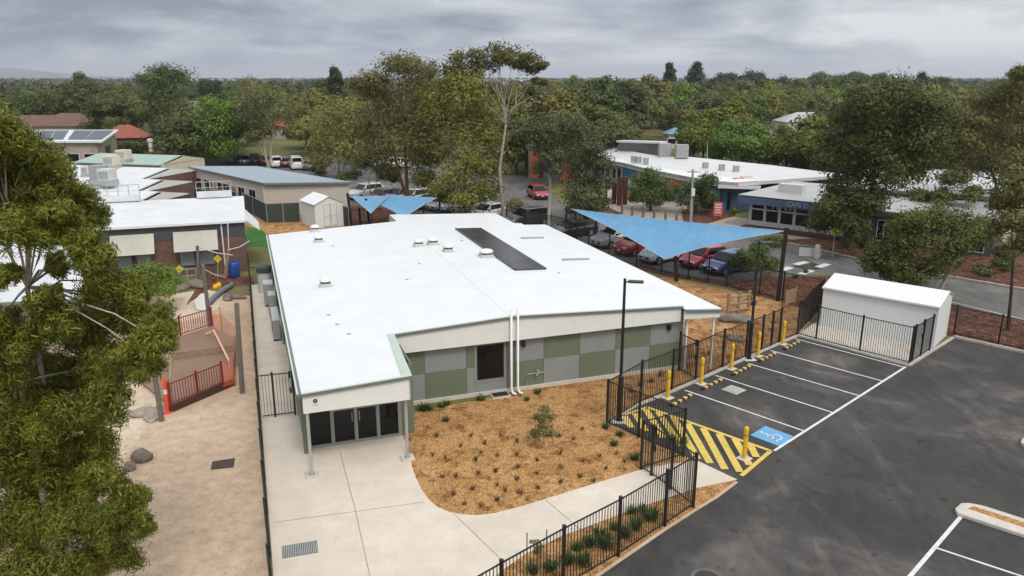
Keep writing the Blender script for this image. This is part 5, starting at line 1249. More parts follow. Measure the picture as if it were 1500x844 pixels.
f0_, f1_ = c0 + nb * 1.0 + u * .9, c1 + nb * 1.0
x = MB(); x.bar((f0_.x, f0_.y, 1.3), (f1_.x, f1_.y, 1.3), .1, 2.2); x.build('glazing', M_GLASS, t, world=True)
x = MB(); p, q = f0_ + nb * .4, f1_ + nb * 8; x.prism(wpts([f0_ + nb * .1, f1_ + nb * .1, f1_ + nb * 7.5, f0_ + nb * 7.5]), 0, 2.7); x.build('wall', M_NAVY, t, world=True)
for k in range(7):
    p = f0_ + u * (k * (L_ - 1.2) / 6) - nb * .12; x = MB(); x.bar((p.x, p.y, .2), (p.x, p.y, 2.36), .2); x.build('post', M_OFFWHITE, t, world=True)
x = MB(); p, q = f0_ - nb * .08, f1_ - nb * .08; x.bar((p.x, p.y, 1.75), (q.x, q.y, 1.75), .08, .12); x.build('transom', M_OFFWHITE, t, world=True)
x = MB(); x.bar((p.x, p.y, .42), (q.x, q.y, .42), .12, .5); x.build('white_dado', M_OFFWHITE, t, world=True)
x = MB(); pl = [c0 - nb * .4 + u * .6, c1 - nb * .4, c1 + nb * 1, c0 + nb * 1 + u * .6]; x.prism(wpts(pl), 0, .25); x.build('deck', M_DARKTIMBER, t, world=True)
p = G(1160, 276, 3.6); x = MB(); x.cbox(Vector((p.x, p.y, 3.1)) , 2.2, 1, .9, math.atan2(u.y, u.x)); x.build('roof_unit', M_PALEGREY, t, world=True)
def lettering(txt, P, u_, size, m, parent, name='lettering'):
    cu = bpy.data.curves.new(name, 'FONT'); cu.body = txt; cu.size = size; cu.extrude = .015
    o = bpy.data.objects.new('txt', cu); COL.objects.link(o)
    bpy.context.view_layer.update(); dg = bpy.context.evaluated_depsgraph_get()
    me = bpy.data.meshes.new_from_object(o.evaluated_get(dg)); bpy.data.objects.remove(o); me.materials.clear(); me.materials.append(m)
    q = bpy.data.objects.new(name, me); COL.objects.link(q)
    q.parent = parent; q.location = Vector(P) - Vector(parent.location if not parent.parent else parent.parent.location)
    q.rotation_euler = (math.pi / 2, 0, math.atan2(u_.y, u_.x)); return q
k = (G(1162, 297, cz - .45) - c0).dot(u); P = c0 + u * k - nb * .09
lettering('CAFE C', (P.x, P.y, cz - .57), u, .56, M_GALV, fas)
P = f0_ + u * (k - 2.6) - nb * .06
x = MB()   # illegible small window lettering: a row of pale strokes
for q, wd_ in ((0, .16), (.42, .12), (.58, .14), (.76, .07), (1.12, .08), (1.26, .16), (1.62, .14)):
    e = P + u * q; g_ = e + u * wd_; x.bar((e.x, e.y, 2.02), (g_.x, g_.y, 2.02), .02, .22)
x.build('lettering', M_GALV, t, world=True)
# covered walk and low wall in front of the cafe
pa = thing('low_wall', 'low brick garden wall along the cafe terrace', 'wall', G(1100, 330)); x = MB(); x.bar(G(1096, 330) + Vz(.3), G(1160, 338) + Vz(.3), .3, .6); x.bar(G(1160, 338) + Vz(.3), G(1275, 352) + Vz(.3), .3, .6); x.build('brickwork', M_BRICKTAN, pa, world=True)
t = thing('ramp_rail', 'white and red handrail on the ramp before the cafe', 'handrail', G(1116, 331))
for z in (.5, 1.0): x = MB(); x.bar(G(1098, 327) + Vz(z), G(1150, 335) + Vz(z), .06); x.build('rail', M_OFFWHITE, t, world=True)
for p in ((1098, 327), (1116, 330), (1133, 332.5), (1150, 335)): x = MB(); x.bar(G(*p), G(*p) + Vz(1.05), .07); x.build('post', M_ORANGEP if p[0] == 1116 else M_OFFWHITE, t, world=True)
# long low building to the right, mostly behind trees
d0, d1 = G(1238, 304, 2.9), G(1470, 326, 2.9); u = (d1 - d0); u.z = 0; u.normalize(); nb = Vector((-u.y, u.x, 0))
t, ins = flatbld('shop_row', 'long low shop row with grey ribbed roof behind the big dark trees', [wpts([d0])[0], wpts([d1])[0], wpts([d1 + nb * 12])[0], wpts([d0 + nb * 12])[0]], 2.9, M_ROOF_DULL, M_CHAR, .5, .4, zfun=lambda a, b: 2.9 + max(0, (Vector((a, b, 0)) - d0).dot(nb)) * .07, fascia=M_DGREY)
for k in range(6): win(t, ins[0], ins[1], .04 + k * .16, .15 + k * .16, .3, 2.1, bars=2, fm=M_OFFWHITE, m=M_GLASS if k != 0 else M_PALEGREY)
e0, e1 = G(1210, 272, 3.9), G(1490, 290, 3.9)
flatbld('rear_hall', 'wide pale roofed hall behind the shop row, seen through branches', [wpts([e0])[0], wpts([e1])[0], wpts([e1 + nb * 20])[0], wpts([e0 + nb * 20])[0]], 3.9, M_ROOF_PALE, M_CREAM, .5, .3)
def hip(name, label, C, rz_, L_, W_, ze_, zg, wallm, roofm, cat='house', group=None, chimney=False):
    t = thing(name, label, cat, C, rz_, group)
    x = MB(); x.box(-L_ / 2 + .5, -W_ / 2 + .5, 0, L_ / 2 - .5, W_ / 2 - .5, ze_); x.build('wall', wallm, t)
    r = max(0, L_ / 2 - W_ / 2)
    x = MB(); x.add([(-L_ / 2, -W_ / 2, ze_), (L_ / 2, -W_ / 2, ze_), (L_ / 2, W_ / 2, ze_), (-L_ / 2, W_ / 2, ze_), (-r, 0, zg), (r, 0, zg)], [(0,1,5,4), (1,2,5), (2,3,4,5), (3,0,4), (3,2,1,0)]); ro = x.build('roof', roofm, t)
    for k in range(2):
        xx = -L_ * .25 + k * L_ * .5; x = MB(); x.box(xx - .9, -W_ / 2 + .44, .8, xx + .9, -W_ / 2 + .49, 2.0); f_ = x.build('window', M_WHITE, t); x = MB(); x.quad((xx - .8, -W_ / 2 + .435, .9), (xx + .8, -W_ / 2 + .435, .9), (xx + .8, -W_ / 2 + .435, 1.9), (xx - .8, -W_ / 2 + .435, 1.9)); x.build('pane', M_GLASS, f_)
    if chimney: x = MB(); x.box(-.4 + L_ * .2, -.4, zg - .8, .4 + L_ * .2, .4, zg + .7); x.build('chimney', M_BRICK, ro)
    return t
hip('pavilion', 'small slate blue hip roofed pavilion behind the curved roof', G(1128, 244) + Vector((4, 14, 0)), R(10), 9, 7, 2.8, 4.6, M_CREAM, simple('slate_roof', (.14, .17, .21), .7), 'pavilion')
hip('pavilion', 'tiny blue roofed kiosk behind the plant boxes', G(985, 222) + Vector((2, 8, 0)), R(5), 4.5, 4.5, 2.8, 4.0, M_CREAM, simple('kiosk_blue_roof', (.16, .27, .36), .6), 'kiosk')
# houses scattered in the suburb
t = None
hs = [((52, 201), 5, 24, 12, M_BRICKPALE, M_TILE_BROWN, 'wide brown tiled house beyond the solar roof hall at left'), ((108, 196), -5, 14, 9, M_BRICK, M_TILE_BROWN, 'brown tiled house with carport left of the tall tree'), ((188, 223), 8, 8, 6, M_BRICK, M_TILE_RED, 'red tiled house right of the solar roof hall'),
      ((160, 165), 0, 26, 12, M_BRICKPALE, M_TILE_RED, 'orange tiled house half buried in dark trees at left'), ((135, 172), 10, 16, 10, M_BRICK, M_TILE_RED, 'small red roof peeking above the dark hedge trees'), ((287, 168), 12, 14, 10, M_OFFWHITE, M_TILE_GREY, 'grey roofed pale house right of the tall left tree'),
      ((280, 185), 0, 14, 10, M_BRICK, M_TILE_RED, 'red roofed house below the grey roofed pale house'), ((337, 146), 10, 22, 12, M_OFFWHITE, M_TILE_GREY, 'distant grey roofed house above the bright green tree'), ((412, 203), 0, 7, 6, M_BRICKPALE, M_TILE_RED, 'orange red roof showing between two mid left trees'),
      ((448, 160), 0, 22, 12, M_BRICKPALE, M_TILE_GREY, 'pale grey roof above the yellow green tree'), ((748, 184), -5, 11, 8, M_OFFWHITE, M_TILE_RED, 'pink red roofed house behind the white gum trunk'), ((1268, 184), 5, 30, 12, M_OFFWHITE, M_TILE_GREY, 'pale low house glimpsed behind the woodland trunks'),
      ((1190, 194), 0, 18, 9, M_OFFWHITE, M_ROOF_DULL, 'white low building glimpsed through the woodland'), ((1435, 141), 0, 30, 14, M_OFFWHITE, simple('teal_roof', (.12, .34, .33), .6), 'distant teal roofed shed at the right'), ((1420, 139), 0, 7, 7, M_CHAR, M_TILE_GREY, 'dark square block beside the distant teal roof'),
      ((12, 158), 0, 22, 12, M_BRICKPALE, M_TILE_GREY, 'grey roofed house at the far left edge of the trees'), ((225, 150), 5, 20, 11, M_BRICK, M_TILE_RED, 'far red roof behind the tall left tree'), ((380, 140), 3, 24, 12, M_OFFWHITE, M_TILE_BROWN, 'far brown roofed house above the mid left trees')]
for p, rz_, L_, W_, wm, rm, lab in hs: hip('suburban_house', lab, G(*p), R(rz_), L_, W_, 2.8, 5.0, wm, rm, 'house', 'houses among the far trees', chimney=False)
t = thing('yellow_tank', 'pale yellow water tank beside the brown tiled house', 'tank', G(86, 199)); x = MB(); x.lathe((0, 0, 0), [(2, 0), (2, 2.6), (1.2, 3.1), (.1, 3.3)], 16); x.build('drum', simple('tank_yellow', (.62, .56, .24), .6), t)
# far industrial roofs and low hills on the horizon
for i, (p, L_, m, lab) in enumerate((((345, 123.5), 160, M_OFFWHITE, 'long pale warehouse on the horizon left of centre'), ((790, 124), 190, M_CREAM, 'long pale warehouse on the horizon behind the white gum'), ((1365, 122.5), 220, M_OFFWHITE, 'long pale warehouse on the horizon at right'), ((940, 123), 150, M_OFFWHITE, 'long pale warehouse on the horizon right of centre'))):
    gable('warehouse', lab, G(*p), 0, L_, 40, 7, 9, m, M_ROOF_DULL, 'warehouse', .3)
mb = MB(); xs = np.linspace(-6500, -2300, 40); vs = []; fs = []
for i, xx in enumerate(xs):
    f = (xx + 6500) / 4200; hh = 95 * math.exp(-((f - .38) / .24) ** 2) + 40 * math.exp(-((f - .02) / .2) ** 2) + 8 * math.sin(f * 17) * math.exp(-((f - .4) / .3) ** 2)
    for yy, k in ((6200, 0), (6600, .55), (7200, 1), (8200, .0)): vs.append((xx, yy, max(0, hh * k) - .5))
for i in range(len(xs) - 1):
    for k in range(3): a = i * 4 + k; fs.append((a, a + 4, a + 5, a + 1))
mb.add(vs, fs); o = mb.build('hills', ground_mat('hill_scrub', (.05, .07, .04), (.07, .085, .05), (.09, .10, .06), .002, .02, .2, .1), smooth=True); o['kind'] = 'structure'
# ------------------------------------------------------------------ vegetation
def leaf_mat(name, lo, hi, tip=None, trans=.14):
    t = NT(name)
    ge = t.node('ShaderNodeNewGeometry')
    n = t.noise(.55, 3, .6)
    f = t.node('ShaderNodeMath', {0: ge.outputs['Random Per Island'], 1: n}, operation='ADD')
    f2 = t.node('ShaderNodeMath', {0: f.outputs[0], 1: .5}, operation='MULTIPLY')
    stops = [(.22, lo), (.5, tuple((a + b) / 2 for a, b in zip(lo, hi))), (.78, hi)]
    col = t.ramp(f2.outputs[0], stops)
    if tip:
        col = t.mix(col, tip, t.ramp(ge.outputs['Random Per Island'], [(.86, (0, 0, 0)), (.93, (1, 1, 1))]))
    oi = t.node('ShaderNodeObjectInfo')
    col = t.mix(col, t.ramp(oi.outputs['Random'], [(0, (.80, .84, .80)), (.5, (1.08, 1.08, 1.02)), (1, (1.5, 1.4, 1.15))]), 1, 'MULTIPLY')
    t.link(col, t.b.inputs['Base Color']); t.b.inputs['Roughness'].default_value = .55; t.b.inputs['Specular IOR Level'].default_value = .25
    tr = t.node('ShaderNodeBsdfTranslucent', {'Color': col})
    mx = t.node('ShaderNodeMixShader', {0: trans, 1: t.b.outputs[0], 2: tr.outputs[0]})
    t.link(mx.outputs[0], t.n['Material Output'].inputs[0]); return t.m
LF = dict(olive=leaf_mat('olive_gum_leaves', (.058, .076, .016), (.195, .212, .046), (.20, .16, .06)),
          fresh=leaf_mat('fresh_gum_leaves', (.036, .054, .007), (.172, .190, .022), (.23, .20, .045)),
          grey=leaf_mat('grey_gum_leaves', (.055, .065, .026), (.155, .165, .066)),
          brown=leaf_mat('brownish_gum_leaves', (.054, .062, .019), (.172, .166, .050), (.19, .14, .05)),
          dark=leaf_mat('dark_tree_leaves', (.032, .046, .012), (.125, .142, .036)),
          bright=leaf_mat('bright_green_leaves', (0.059, 0.112, 0.020), (0.139, 0.218, 0.037)),
          mid=leaf_mat('mid_green_leaves', (0.046, 0.073, 0.018), (0.116, 0.152, 0.040)),
          yellow=leaf_mat('yellow_green_leaves', (.100, .105, .030), (.235, .225, .075)),
          pine=leaf_mat('pine_needles', (0.020, 0.034, 0.016), (0.055, 0.079, 0.034)),
          tuft=leaf_mat('tuft_leaves', (0.040, 0.079, 0.024), (0.099, 0.152, 0.042)),
          drytuft=leaf_mat('dry_tuft_leaves', (0.075, 0.060, 0.026), (0.19, 0.135, 0.06)),
          dry=leaf_mat('dry_shrub_leaves', (0.119, 0.099, 0.059), (0.251, 0.205, 0.125)))
M_BARKPALE = ground_mat('pale_gum_bark', (.30, .26, .21), (.42, .37, .31), (.52, .47, .41), 1.2, 5, 20, .3)
M_BARKGREY = ground_mat('grey_bark', (.13, .115, .10), (.19, .17, .145), (.26, .23, .2), 1.2, 5, 20, .4)
M_BARKRED = ground_mat('red_brown_bark', (.12, .06, .035), (.19, .095, .055), (.28, .16, .1), 1.0, 5, 20, .4)
M_BARKDARK = ground_mat('dark_bark', (.035, .027, .022), (.06, .045, .036), (.09, .07, .055), 1.2, 5, 20, .4)
def leaves_mesh(name, pts, ln, wd, droop, rng, nrm=None):
    """one small diamond leaf (or leaf spray) at every point"""
    n = len(pts)
    d = rng.normal(size=(n, 3)); d[:, 2] = d[:, 2] * .6 - droop; d /= np.linalg.norm(d, axis=1)[:, None] + 1e-9
    r = rng.normal(size=(n, 3))
    if nrm is not None:
        q = nrm / (np.linalg.norm(nrm, axis=1)[:, None] + 1e-6) + r * .38 + np.array([0, 0, .25]); q /= np.linalg.norm(q, axis=1)[:, None]
        d = d - q * (d * q).sum(1)[:, None] * .85; d /= np.linalg.norm(d, axis=1)[:, None] + 1e-9; r = q
    w_ = np.cross(d, r); w_ /= np.linalg.norm(w_, axis=1)[:, None] + 1e-9
    L_ = (ln * rng.uniform(.6, 1.35, n))[:, None]; W_ = (wd * rng.uniform(.6, 1.35, n))[:, None]
    v = np.empty((n, 4, 3)); v[:, 0] = pts - d * L_ * .5; v[:, 1] = pts + w_ * W_ * .5 - d * L_ * .08; v[:, 2] = pts + d * L_ * .5; v[:, 3] = pts - w_ * W_ * .5 - d * L_ * .08
    me = bpy.data.meshes.new(name)
    me.vertices.add(n * 4); me.vertices.foreach_set('co', v.reshape(-1))
    me.loops.add(n * 4); me.loops.foreach_set('vertex_index', np.arange(n * 4, dtype=np.int32))
    me.polygons.add(n); me.polygons.foreach_set('loop_start', np.arange(0, n * 4, 4, dtype=np.int32))
    me.update(calc_edges=True); return me
def clump_points(clumps, per, rng, tight=.30, sub=7, drape=.5, spread=1.08):
    """clumps (x,y,z,rx,ry,rz): leaves gather in sprays near the surface of each clump"""
    out = []; twigs = []; nor = []
    for c in clumps:
        c0 = np.array(c[:3]); r = np.array(c[3:6]); k = max(3, int(sub * rng.uniform(.8, 1.3)))
        u = rng.normal(size=(k, 3)); u /= np.linalg.norm(u, axis=1)[:, None]
        u[:, 2] = np.where(u[:, 2] < -.35, -u[:, 2] * .6, u[:, 2])
        cen = c0 + u * r * rng.uniform(.3, spread, (k, 1)); twigs.append(cen)
        sz = np.clip(rng.lognormal(0, .34, k), .45, 1.9); share = (sz ** 2 / (sz ** 2).sum() * per).astype(int) + 1
        for j in range(k):
            g_ = rng.normal(size=(share[j], 3)); nr_ = np.linalg.norm(g_, axis=1); g_ *= np.where(nr_ > 2.1, 2.1 * rng.uniform(.1, 1, share[j]) / nr_, 1)[:, None]; g_[:, 2] -= drape * np.abs(rng.normal(size=share[j]))
            p = cen[j] + g_ * r * tight * sz[j] * np.array([1, 1, .82])
            out.append(p); nor.append((p - cen[j]) / (np.linalg.norm(r) * tight * sz[j]) + (p - c0) / np.linalg.norm(r) * .9)
    return np.concatenate(out), twigs, np.concatenate(nor)
def limb(mb, p, q, r0, r1, rng, wob=.08, n=4, sides=6):
    p = Vector(p); q = Vector(q); L_ = (q - p).length; pts = [p]; rad = [r0]
    for i in range(1, n):
        f = i / n; a = p.lerp(q, f); a.z += L_ * .06 * math.sin(f * math.pi)
        a += Vector(rng.normal(size=3)) * L_ * wob * .5; pts.append(a); rad.append(r0 + (r1 - r0) * f)
    pts.append(q); rad.append(r1); mb.tube(pts, rad, sides, cap=False)
DENS = 2.3
def tree(name, label, cat, base, fork, clumps, leafm, barkm, per=420, ln=.30, wd=.11, droop=.35, r0=.22, seed=1, tight=.40, sub=9, group=None, twig=True, stems=None, limbs_max=40, drape=.5, spread=1.08):
    rng = np.random.default_rng(seed); base = Vector(base); per = int(per * DENS); r0 = r0 * .72
    t = thing(name, label, cat, base, 0, group)
    pts, tw, nv = clump_points(clumps, per, rng, tight, sub, drape, spread)
    me = leaves_mesh('crown', (pts - np.array(base)).astype(np.float64), ln, wd, droop, rng, nv); me.materials.append(leafm)
    o = bpy.data.objects.new('crown', me); COL.objects.link(o); o.parent = t
    mb = MB(); forks = [Vector(f) for f in (fork if isinstance(fork, list) else [fork])]
    for k, f in enumerate(forks):
        st = base + (Vector((.25 * k, .1 * k, 0)) if k else Vector()); kk = .75 if k else 1.0
        mid = st.lerp(f, .5) + Vector(rng.normal(size=3)) * (f - st).length * .02
        mb.tube([st - Vector((0, 0, .1)), st + (f - st) * .06, mid, f], [r0 * 1.45 * kk, r0 * 1.05 * kk, r0 * .85 * kk, r0 * .62 * kk], 9, cap=False)
    for i, c in enumerate(clumps):
        if i >= limbs_max: break
        cv_ = Vector(c[:3]); f = min(forks, key=lambda q: (q - cv_).length)
        st = f if cv_.z > f.z - 1.0 else base.lerp(f, max(.35, min(.95, (cv_.z - base.z + .6) / max(.1, f.z - base.z))))
        limb(mb, st, cv_, r0 * .30, r0 * .09, rng)
        if twig:
            for j, q in enumerate(tw[i]):
                if j % 2 == 0: limb(mb, cv_, q, r0 * .09, r0 * .03, rng, .1, 2, 4)
    mb.build('trunk', barkm, t, world=True, smooth=True)
    return t
def pxclumps(lst, Y, flat=.85, deep=1.0, k=1.0):
    out = []
    for i, c in enumerate(lst):
        dy = c[3] if len(c) > 3 else ((i * 37) % 11 - 5) * .22 * deep
        p = D(c[0], c[1], Y + dy); r = c[2] / FOC * (Y + dy) * k
        out.append((p.x, p.y, p.z, r, r, r * flat))
    return out
def pxtree(label, base, forks, lst, leaf, bark, name='gum_tree', cat='tree', deep=1.0, flat=.85, k=1.0, **kw):
    P = G(*base); Y = P.y
    fk = [D(f[0], f[1], Y + (f[2] if len(f) > 2 else 0)) for f in forks]
    return tree(name, label, cat, P, fk, pxclumps(lst, Y, flat, deep, k), LF[leaf], bark, **kw)

# the big gum in the left foreground, long drooping leaves
fg = [(10,190,34),(-30,205,50),(40,226,36),(0,245,48),(68,268,30),(30,288,42),(-20,300,50),(100,285,26),(128,318,26),(80,315,24),(118,352,28),(145,375,26),(150,418,34),(190,440,24),(214,462,28),(170,470,38),(128,490,38),
      (233,498,24),(200,512,33),(90,482,30),(42,505,36),(0,485,30),(160,540,36),(108,550,38),(58,560,38),(10,560,38),(213,540,20),(150,590,33),(100,612,38),(50,622,38),(0,632,44),(138,652,34),(80,672,44),(20,690,44),(148,706,33),(190,735,26),(203,768,20),
      (160,772,36),(110,762,38),(60,762,44),(10,762,44),(178,815,26),(130,820,38),(80,832,38),(30,832,44),(-25,560,55),(-35,680,60),(-45,800,60),(70,600,40),(60,700,40),(100,720,36),(20,335,36),(62,348,24),(0,470,28),(75,458,24),(50,300,34),(20,250,36),(40,760,40),(95,655,34),(30,660,36),(10,400,18),(70,430,18),(-30,390,26),(90,390,16)]
cl = []
for i, (px, py, r) in enumerate(fg):
    Y = 15.2 + ((i * 53) % 17 - 8) * .14; p = D(px, py, Y); rr = r / FOC * Y; cl.append((p.x, p.y, p.z, rr, rr, rr))
for i, (px, py, r) in enumerate(fg[2:52]):
    if py < 330 or py > 430: p = D(px - 14 + (i * 29) % 23, py + (i * 17) % 31 - 15, 16.9); rr = (r - 6) / FOC * 16.9; cl.append((p.x, p.y, p.z, rr, rr, rr))
b0 = D(40, 560, 15.6)
tree('gum_tree', 'big foreground gum with long drooping leaves filling the left edge', 'tree', (b0.x - .3, 15.8, 0), [D(30, 560, 15.5), D(40, 420, 15.5)], cl, LF['fresh'], M_BARKPALE, per=1500, ln=.15, wd=.026, droop=.8, r0=.14, seed=11, tight=.25, sub=15, limbs_max=26, drape=1.25, spread=1.35)

# explicit gums and trees, front to back
pxtree('bushy olive tree with leaning pale trunk behind the white storage shed', (1376, 428), [(1404, 372)], [(1340,322,20),(1370,320,20),(1400,330,22),(1432,345,18),(1318,340,22),(1298,366,22),(1350,352,27),(1390,362,24),(1278,386,13),(1320,386,22),(1360,390,20),(1330,408,12),(1442,332,13),(1300,400,11),(1412,352,16)], 'olive', M_BARKPALE, per=820, ln=.24, wd=.08, r0=.16, k=1.22, seed=21, flat=.75)
pxtree('slender dark trunked gum at the right edge behind the fence', (1476, 484), [(1484, 380)], [(1482,262,22),(1505,292,26),(1462,300,15),(1492,330,20),(1456,336,11),(1505,362,15),(1476,372,9),(1498,240,20)], 'brown', M_BARKDARK, per=640, ln=.26, wd=.08, r0=.13, k=1.20, seed=22)
pxtree('largest dark gum standing right of the cafe', (1270, 380), [(1280, 262), (1262, 300)], [(1260,148,24),(1290,138,26),(1322,146,26),(1350,155,24),(1240,172,24),(1280,176,30),(1330,182,30),(1372,170,18),(1232,206,22),(1270,216,30),(1320,220,30),(1362,206,22),(1216,236,12),(1250,256,24),(1300,250,26),(1335,248,18),(1240,284,24),(1272,300,24),(1216,300,15),(1208,326,16),(1245,328,20),(1222,318,18)], 'dark', M_BARKDARK, per=900, ln=.30, wd=.11, r0=.34, k=1.28, seed=23, deep=2)
pxtree('spreading dark gum at the right edge above the shop row', (1464, 352), [(1458, 262), (1480, 250)], [(1502,108,12),(1482,134,20),(1450,152,20),(1496,166,28),(1428,182,22),(1462,202,26),(1410,202,18),(1390,226,16),(1440,240,22),(1398,262,14),(1482,245,22),(1430,284,12),(1382,288,10),(1352,286,9),(1500,215,24)], 'brown', M_BARKDARK, per=760, ln=.30, wd=.11, r0=.26, k=1.20, seed=24, deep=2)
pxtree('tall white trunked gum with open umbrella crown behind the roof', (737, 322), [(741, 182)], [(672,92,17),(700,84,17),(725,76,18),(750,80,17),(776,87,15),(791,97,9),(690,108,18),(666,118,16),(655,106,10),(735,88,14),(760,95,11),(792,120,8),(712,98,14),(780,102,9)], 'brown', M_BARKPALE, per=230, ln=.34, wd=.13, r0=.24, k=1.1, tight=.34, sub=8, seed=25)
pxtree('dense olive gum with broad crown left of the tall white gum', (684, 322), [(682, 240), (660, 220)], [(690,128,20),(662,124,18),(650,140,20),(680,140,24),(700,166,23),(660,180,28),(690,200,28),(716,202,16),(648,220,26),(690,240,28),(716,246,16),(660,264,24),(700,280,20),(640,170,18),(672,290,18),(646,284,12)], 'olive', M_BARKGREY, per=560, ln=.34, wd=.13, r0=.26, k=1.20, seed=26, deep=2)
pxtree('large brown green gum with rusty trunk behind the far sails', (597, 310), [(592, 200), (572, 205)], [(600,96,19),(580,97,15),(626,106,14),(548,118,15),(532,126,13),(560,136,18),(600,132,26),(630,138,17),(570,166,26),(612,172,26),(545,190,22),(584,206,24),(626,200,20),(556,226,20),(606,236,18),(640,232,17),(570,254,12),(620,262,12)], 'brown', M_BARKRED, per=520, ln=.34, wd=.13, r0=.30, k=1.25, seed=27, deep=2)
pxtree('small grey tree with bare stems in front of the rusty gum', (541, 302), [(540, 262), (552, 264)], [(535,238,13),(560,250,13),(520,256,12),(548,228,12),(575,262,8)], 'dark', M_BARKPALE, per=300, ln=.3, wd=.12, r0=.12, seed=28)
pxtree('weeping grey green gum on the road bend beside the community centre', (846, 330), [(846, 260), (860, 250)], [(800,192,18),(830,186,20),(850,196,18),(872,216,16),(830,216,22),(860,236,20),(884,240,12),(842,256,22),(870,266,20),(850,290,19),(874,300,13),(800,206,15),(782,196,13),(858,312,12)], 'grey', M_BARKGREY, per=480, ln=.34, wd=.11, droop=.7, r0=.22, k=1.15, seed=29, deep=1.5)
pxtree('pale trunked gum just behind the back right roof corner', (803, 338), [(806, 262)], [(800,232,12),(816,226,12),(790,244,10),(812,248,10)], 'grey', M_BARKPALE, per=240, ln=.3, wd=.1, r0=.24, seed=30)
pxtree('bushy yellow green gum beyond the cream classroom', (497, 262), [(495, 222), (510, 220)], [(490,160,22),(514,162,20),(470,180,22),(500,186,27),(530,182,16),(468,210,22),(500,214,24),(464,234,13),(520,226,15)], 'yellow', M_BARKGREY, per=420, ln=.42, wd=.17, r0=.24, k=1.10, seed=31, deep=2)
pxtree('grey green gum with three pale trunks over the far car park', (393, 246), [(385, 200), (400, 196), (375, 205)], [(375,140,19),(400,142,19),(385,160,26),(410,170,18),(360,176,16),(390,188,20),(372,200,12),(352,160,12)], 'grey', M_BARKPALE, per=420, ln=.42, wd=.16, r0=.28, k=1.10, seed=32, deep=2)
pxtree('rounded bright green tree left of the far car park', (318, 246), [(318, 212)], [(318,152,18),(300,172,18),(336,176,18),(318,190,25),(300,206,18),(340,212,15),(318,222,20),(330,160,12)], 'bright', M_BARKDARK, per=420, ln=.42, wd=.18, r0=.26, seed=33, name='broadleaf_tree')
pxtree('tallest dense tree at left with twin pale trunks', (240, 213), [(241, 160), (234, 162)], [(214,116,16),(235,108,18),(256,113,14),(222,138,20),(250,140,18),(237,128,20),(262,166,12),(212,170,12),(242,172,14),(226,186,12),(252,190,12)], 'mid', M_BARKPALE, per=460, ln=.55, wd=.22, r0=.34, k=1.05, seed=34, deep=2.5)
pxtree('dense dark rounded tree left of the tallest twin trunked tree', (168, 205), [(168, 180)], [(150,170,16),(170,158,18),(190,168,16),(160,182,18),(185,186,14),(140,184,10)], 'dark', M_BARKDARK, per=420, ln=.6, wd=.26, r0=.3, seed=35, name='broadleaf_tree')
pxtree('dark conical pair of trees beside the brown tiled house', (98, 186), [(98, 165)], [(75,155,13),(92,148,14),(108,152,13),(70,172,12),(95,168,14),(115,170,10)], 'pine', M_BARKDARK, per=380, ln=.6, wd=.24, r0=.3, seed=36, name='broadleaf_tree')
pxtree('bushy dark green tree before the curved community centre', (953, 308), [(953, 285)], [(955,256,12),(940,268,16),(966,270,15),(950,284,18),(975,286,11),(931,290,9),(955,296,14)], 'mid', M_BARKDARK, per=420, ln=.3, wd=.12, r0=.16, seed=37, name='broadleaf_tree')
pxtree('bushy dark green tree left of the grey power pole', (1020, 314), [(1020, 292)], [(1040,264,11),(1000,276,14),(1020,277,14),(1042,286,12),(1008,294,14),(1034,300,11)], 'mid', M_BARKDARK, per=380, ln=.3, wd=.12, r0=.16, seed=38, name='broadleaf_tree')
for i, (px, py, r, lab) in enumerate(((1030, 240, 25, 'bright green tree furthest left behind the curved roof'), (1072, 246, 28, 'bright green tree behind the thin pale pole'), (1112, 250, 26, 'bright green tree behind the slate blue pavilion'), (1152, 252, 28, 'bright green tree right of the slate blue pavilion'), (1192, 254, 26, 'bright green tree furthest right behind the curved roof'), (1010, 236, 16, 'small bright green tree behind the plant boxes'))):
    r *= 1.25; cs = [(px + dx * r, py - 33 + dy * r, r * q) for dx, dy, q in ((-.45, -.1, .5), (.4, -.05, .5), (0, -.65, .5), (.1, .1, .6), (-.5, .35, .4), (.5, .4, .42), (-.1, -.3, .5))]
    pxtree(lab, (px, py - 6), [(px, py - 30)], cs, 'bright' if i % 3 else 'fresh', M_BARKDARK, per=420, ln=.5, wd=.24, r0=.25, seed=40 + i, name='broadleaf_tree', group='bright green trees behind the curved roof', deep=2)
# shrubs
pxtree('dark leafy shrub before the red tiled house right of the solar roof hall', (196, 226), [(196, 220)], [(170,216,10),(184,214,10),(198,216,10),(212,214,11),(228,212,11)], 'dark', M_BARKDARK, per=260, ln=.4, wd=.18, r0=.08, seed=49, name='shrub', cat='shrub')
pxtree('leafy green shrub at the far left of the yard by the sand pit', (232, 452), [(232, 425)], [(210,397,16),(236,402,18),(220,420,18),(246,424,12),(192,412,15),(256,412,8)], 'bright', M_BARKGREY, per=520, ln=.16, wd=.07, r0=.06, seed=50, name='shrub', cat='shrub')
pxtree('reddish dark shrub under the classroom awning', (236, 398), [(236, 385)], [(226,372,12),(240,366,13),(250,380,10),(215,382,10)], 'brown', M_BARKGREY, per=360, ln=.16, wd=.07, r0=.05, seed=51, name='shrub', cat='shrub')
pxtree('bushy grey green shrub behind the lamp post and red bark bed', (1106, 410), [(1106, 392)], [(1090,376,15),(1116,364,16),(1131,356,11),(1100,391,13),(1076,386,11),(1131,384,11),(1118,384,12)], 'mid', M_BARKGREY, per=520, ln=.18, wd=.08, r0=.07, seed=52, name='shrub', cat='shrub')
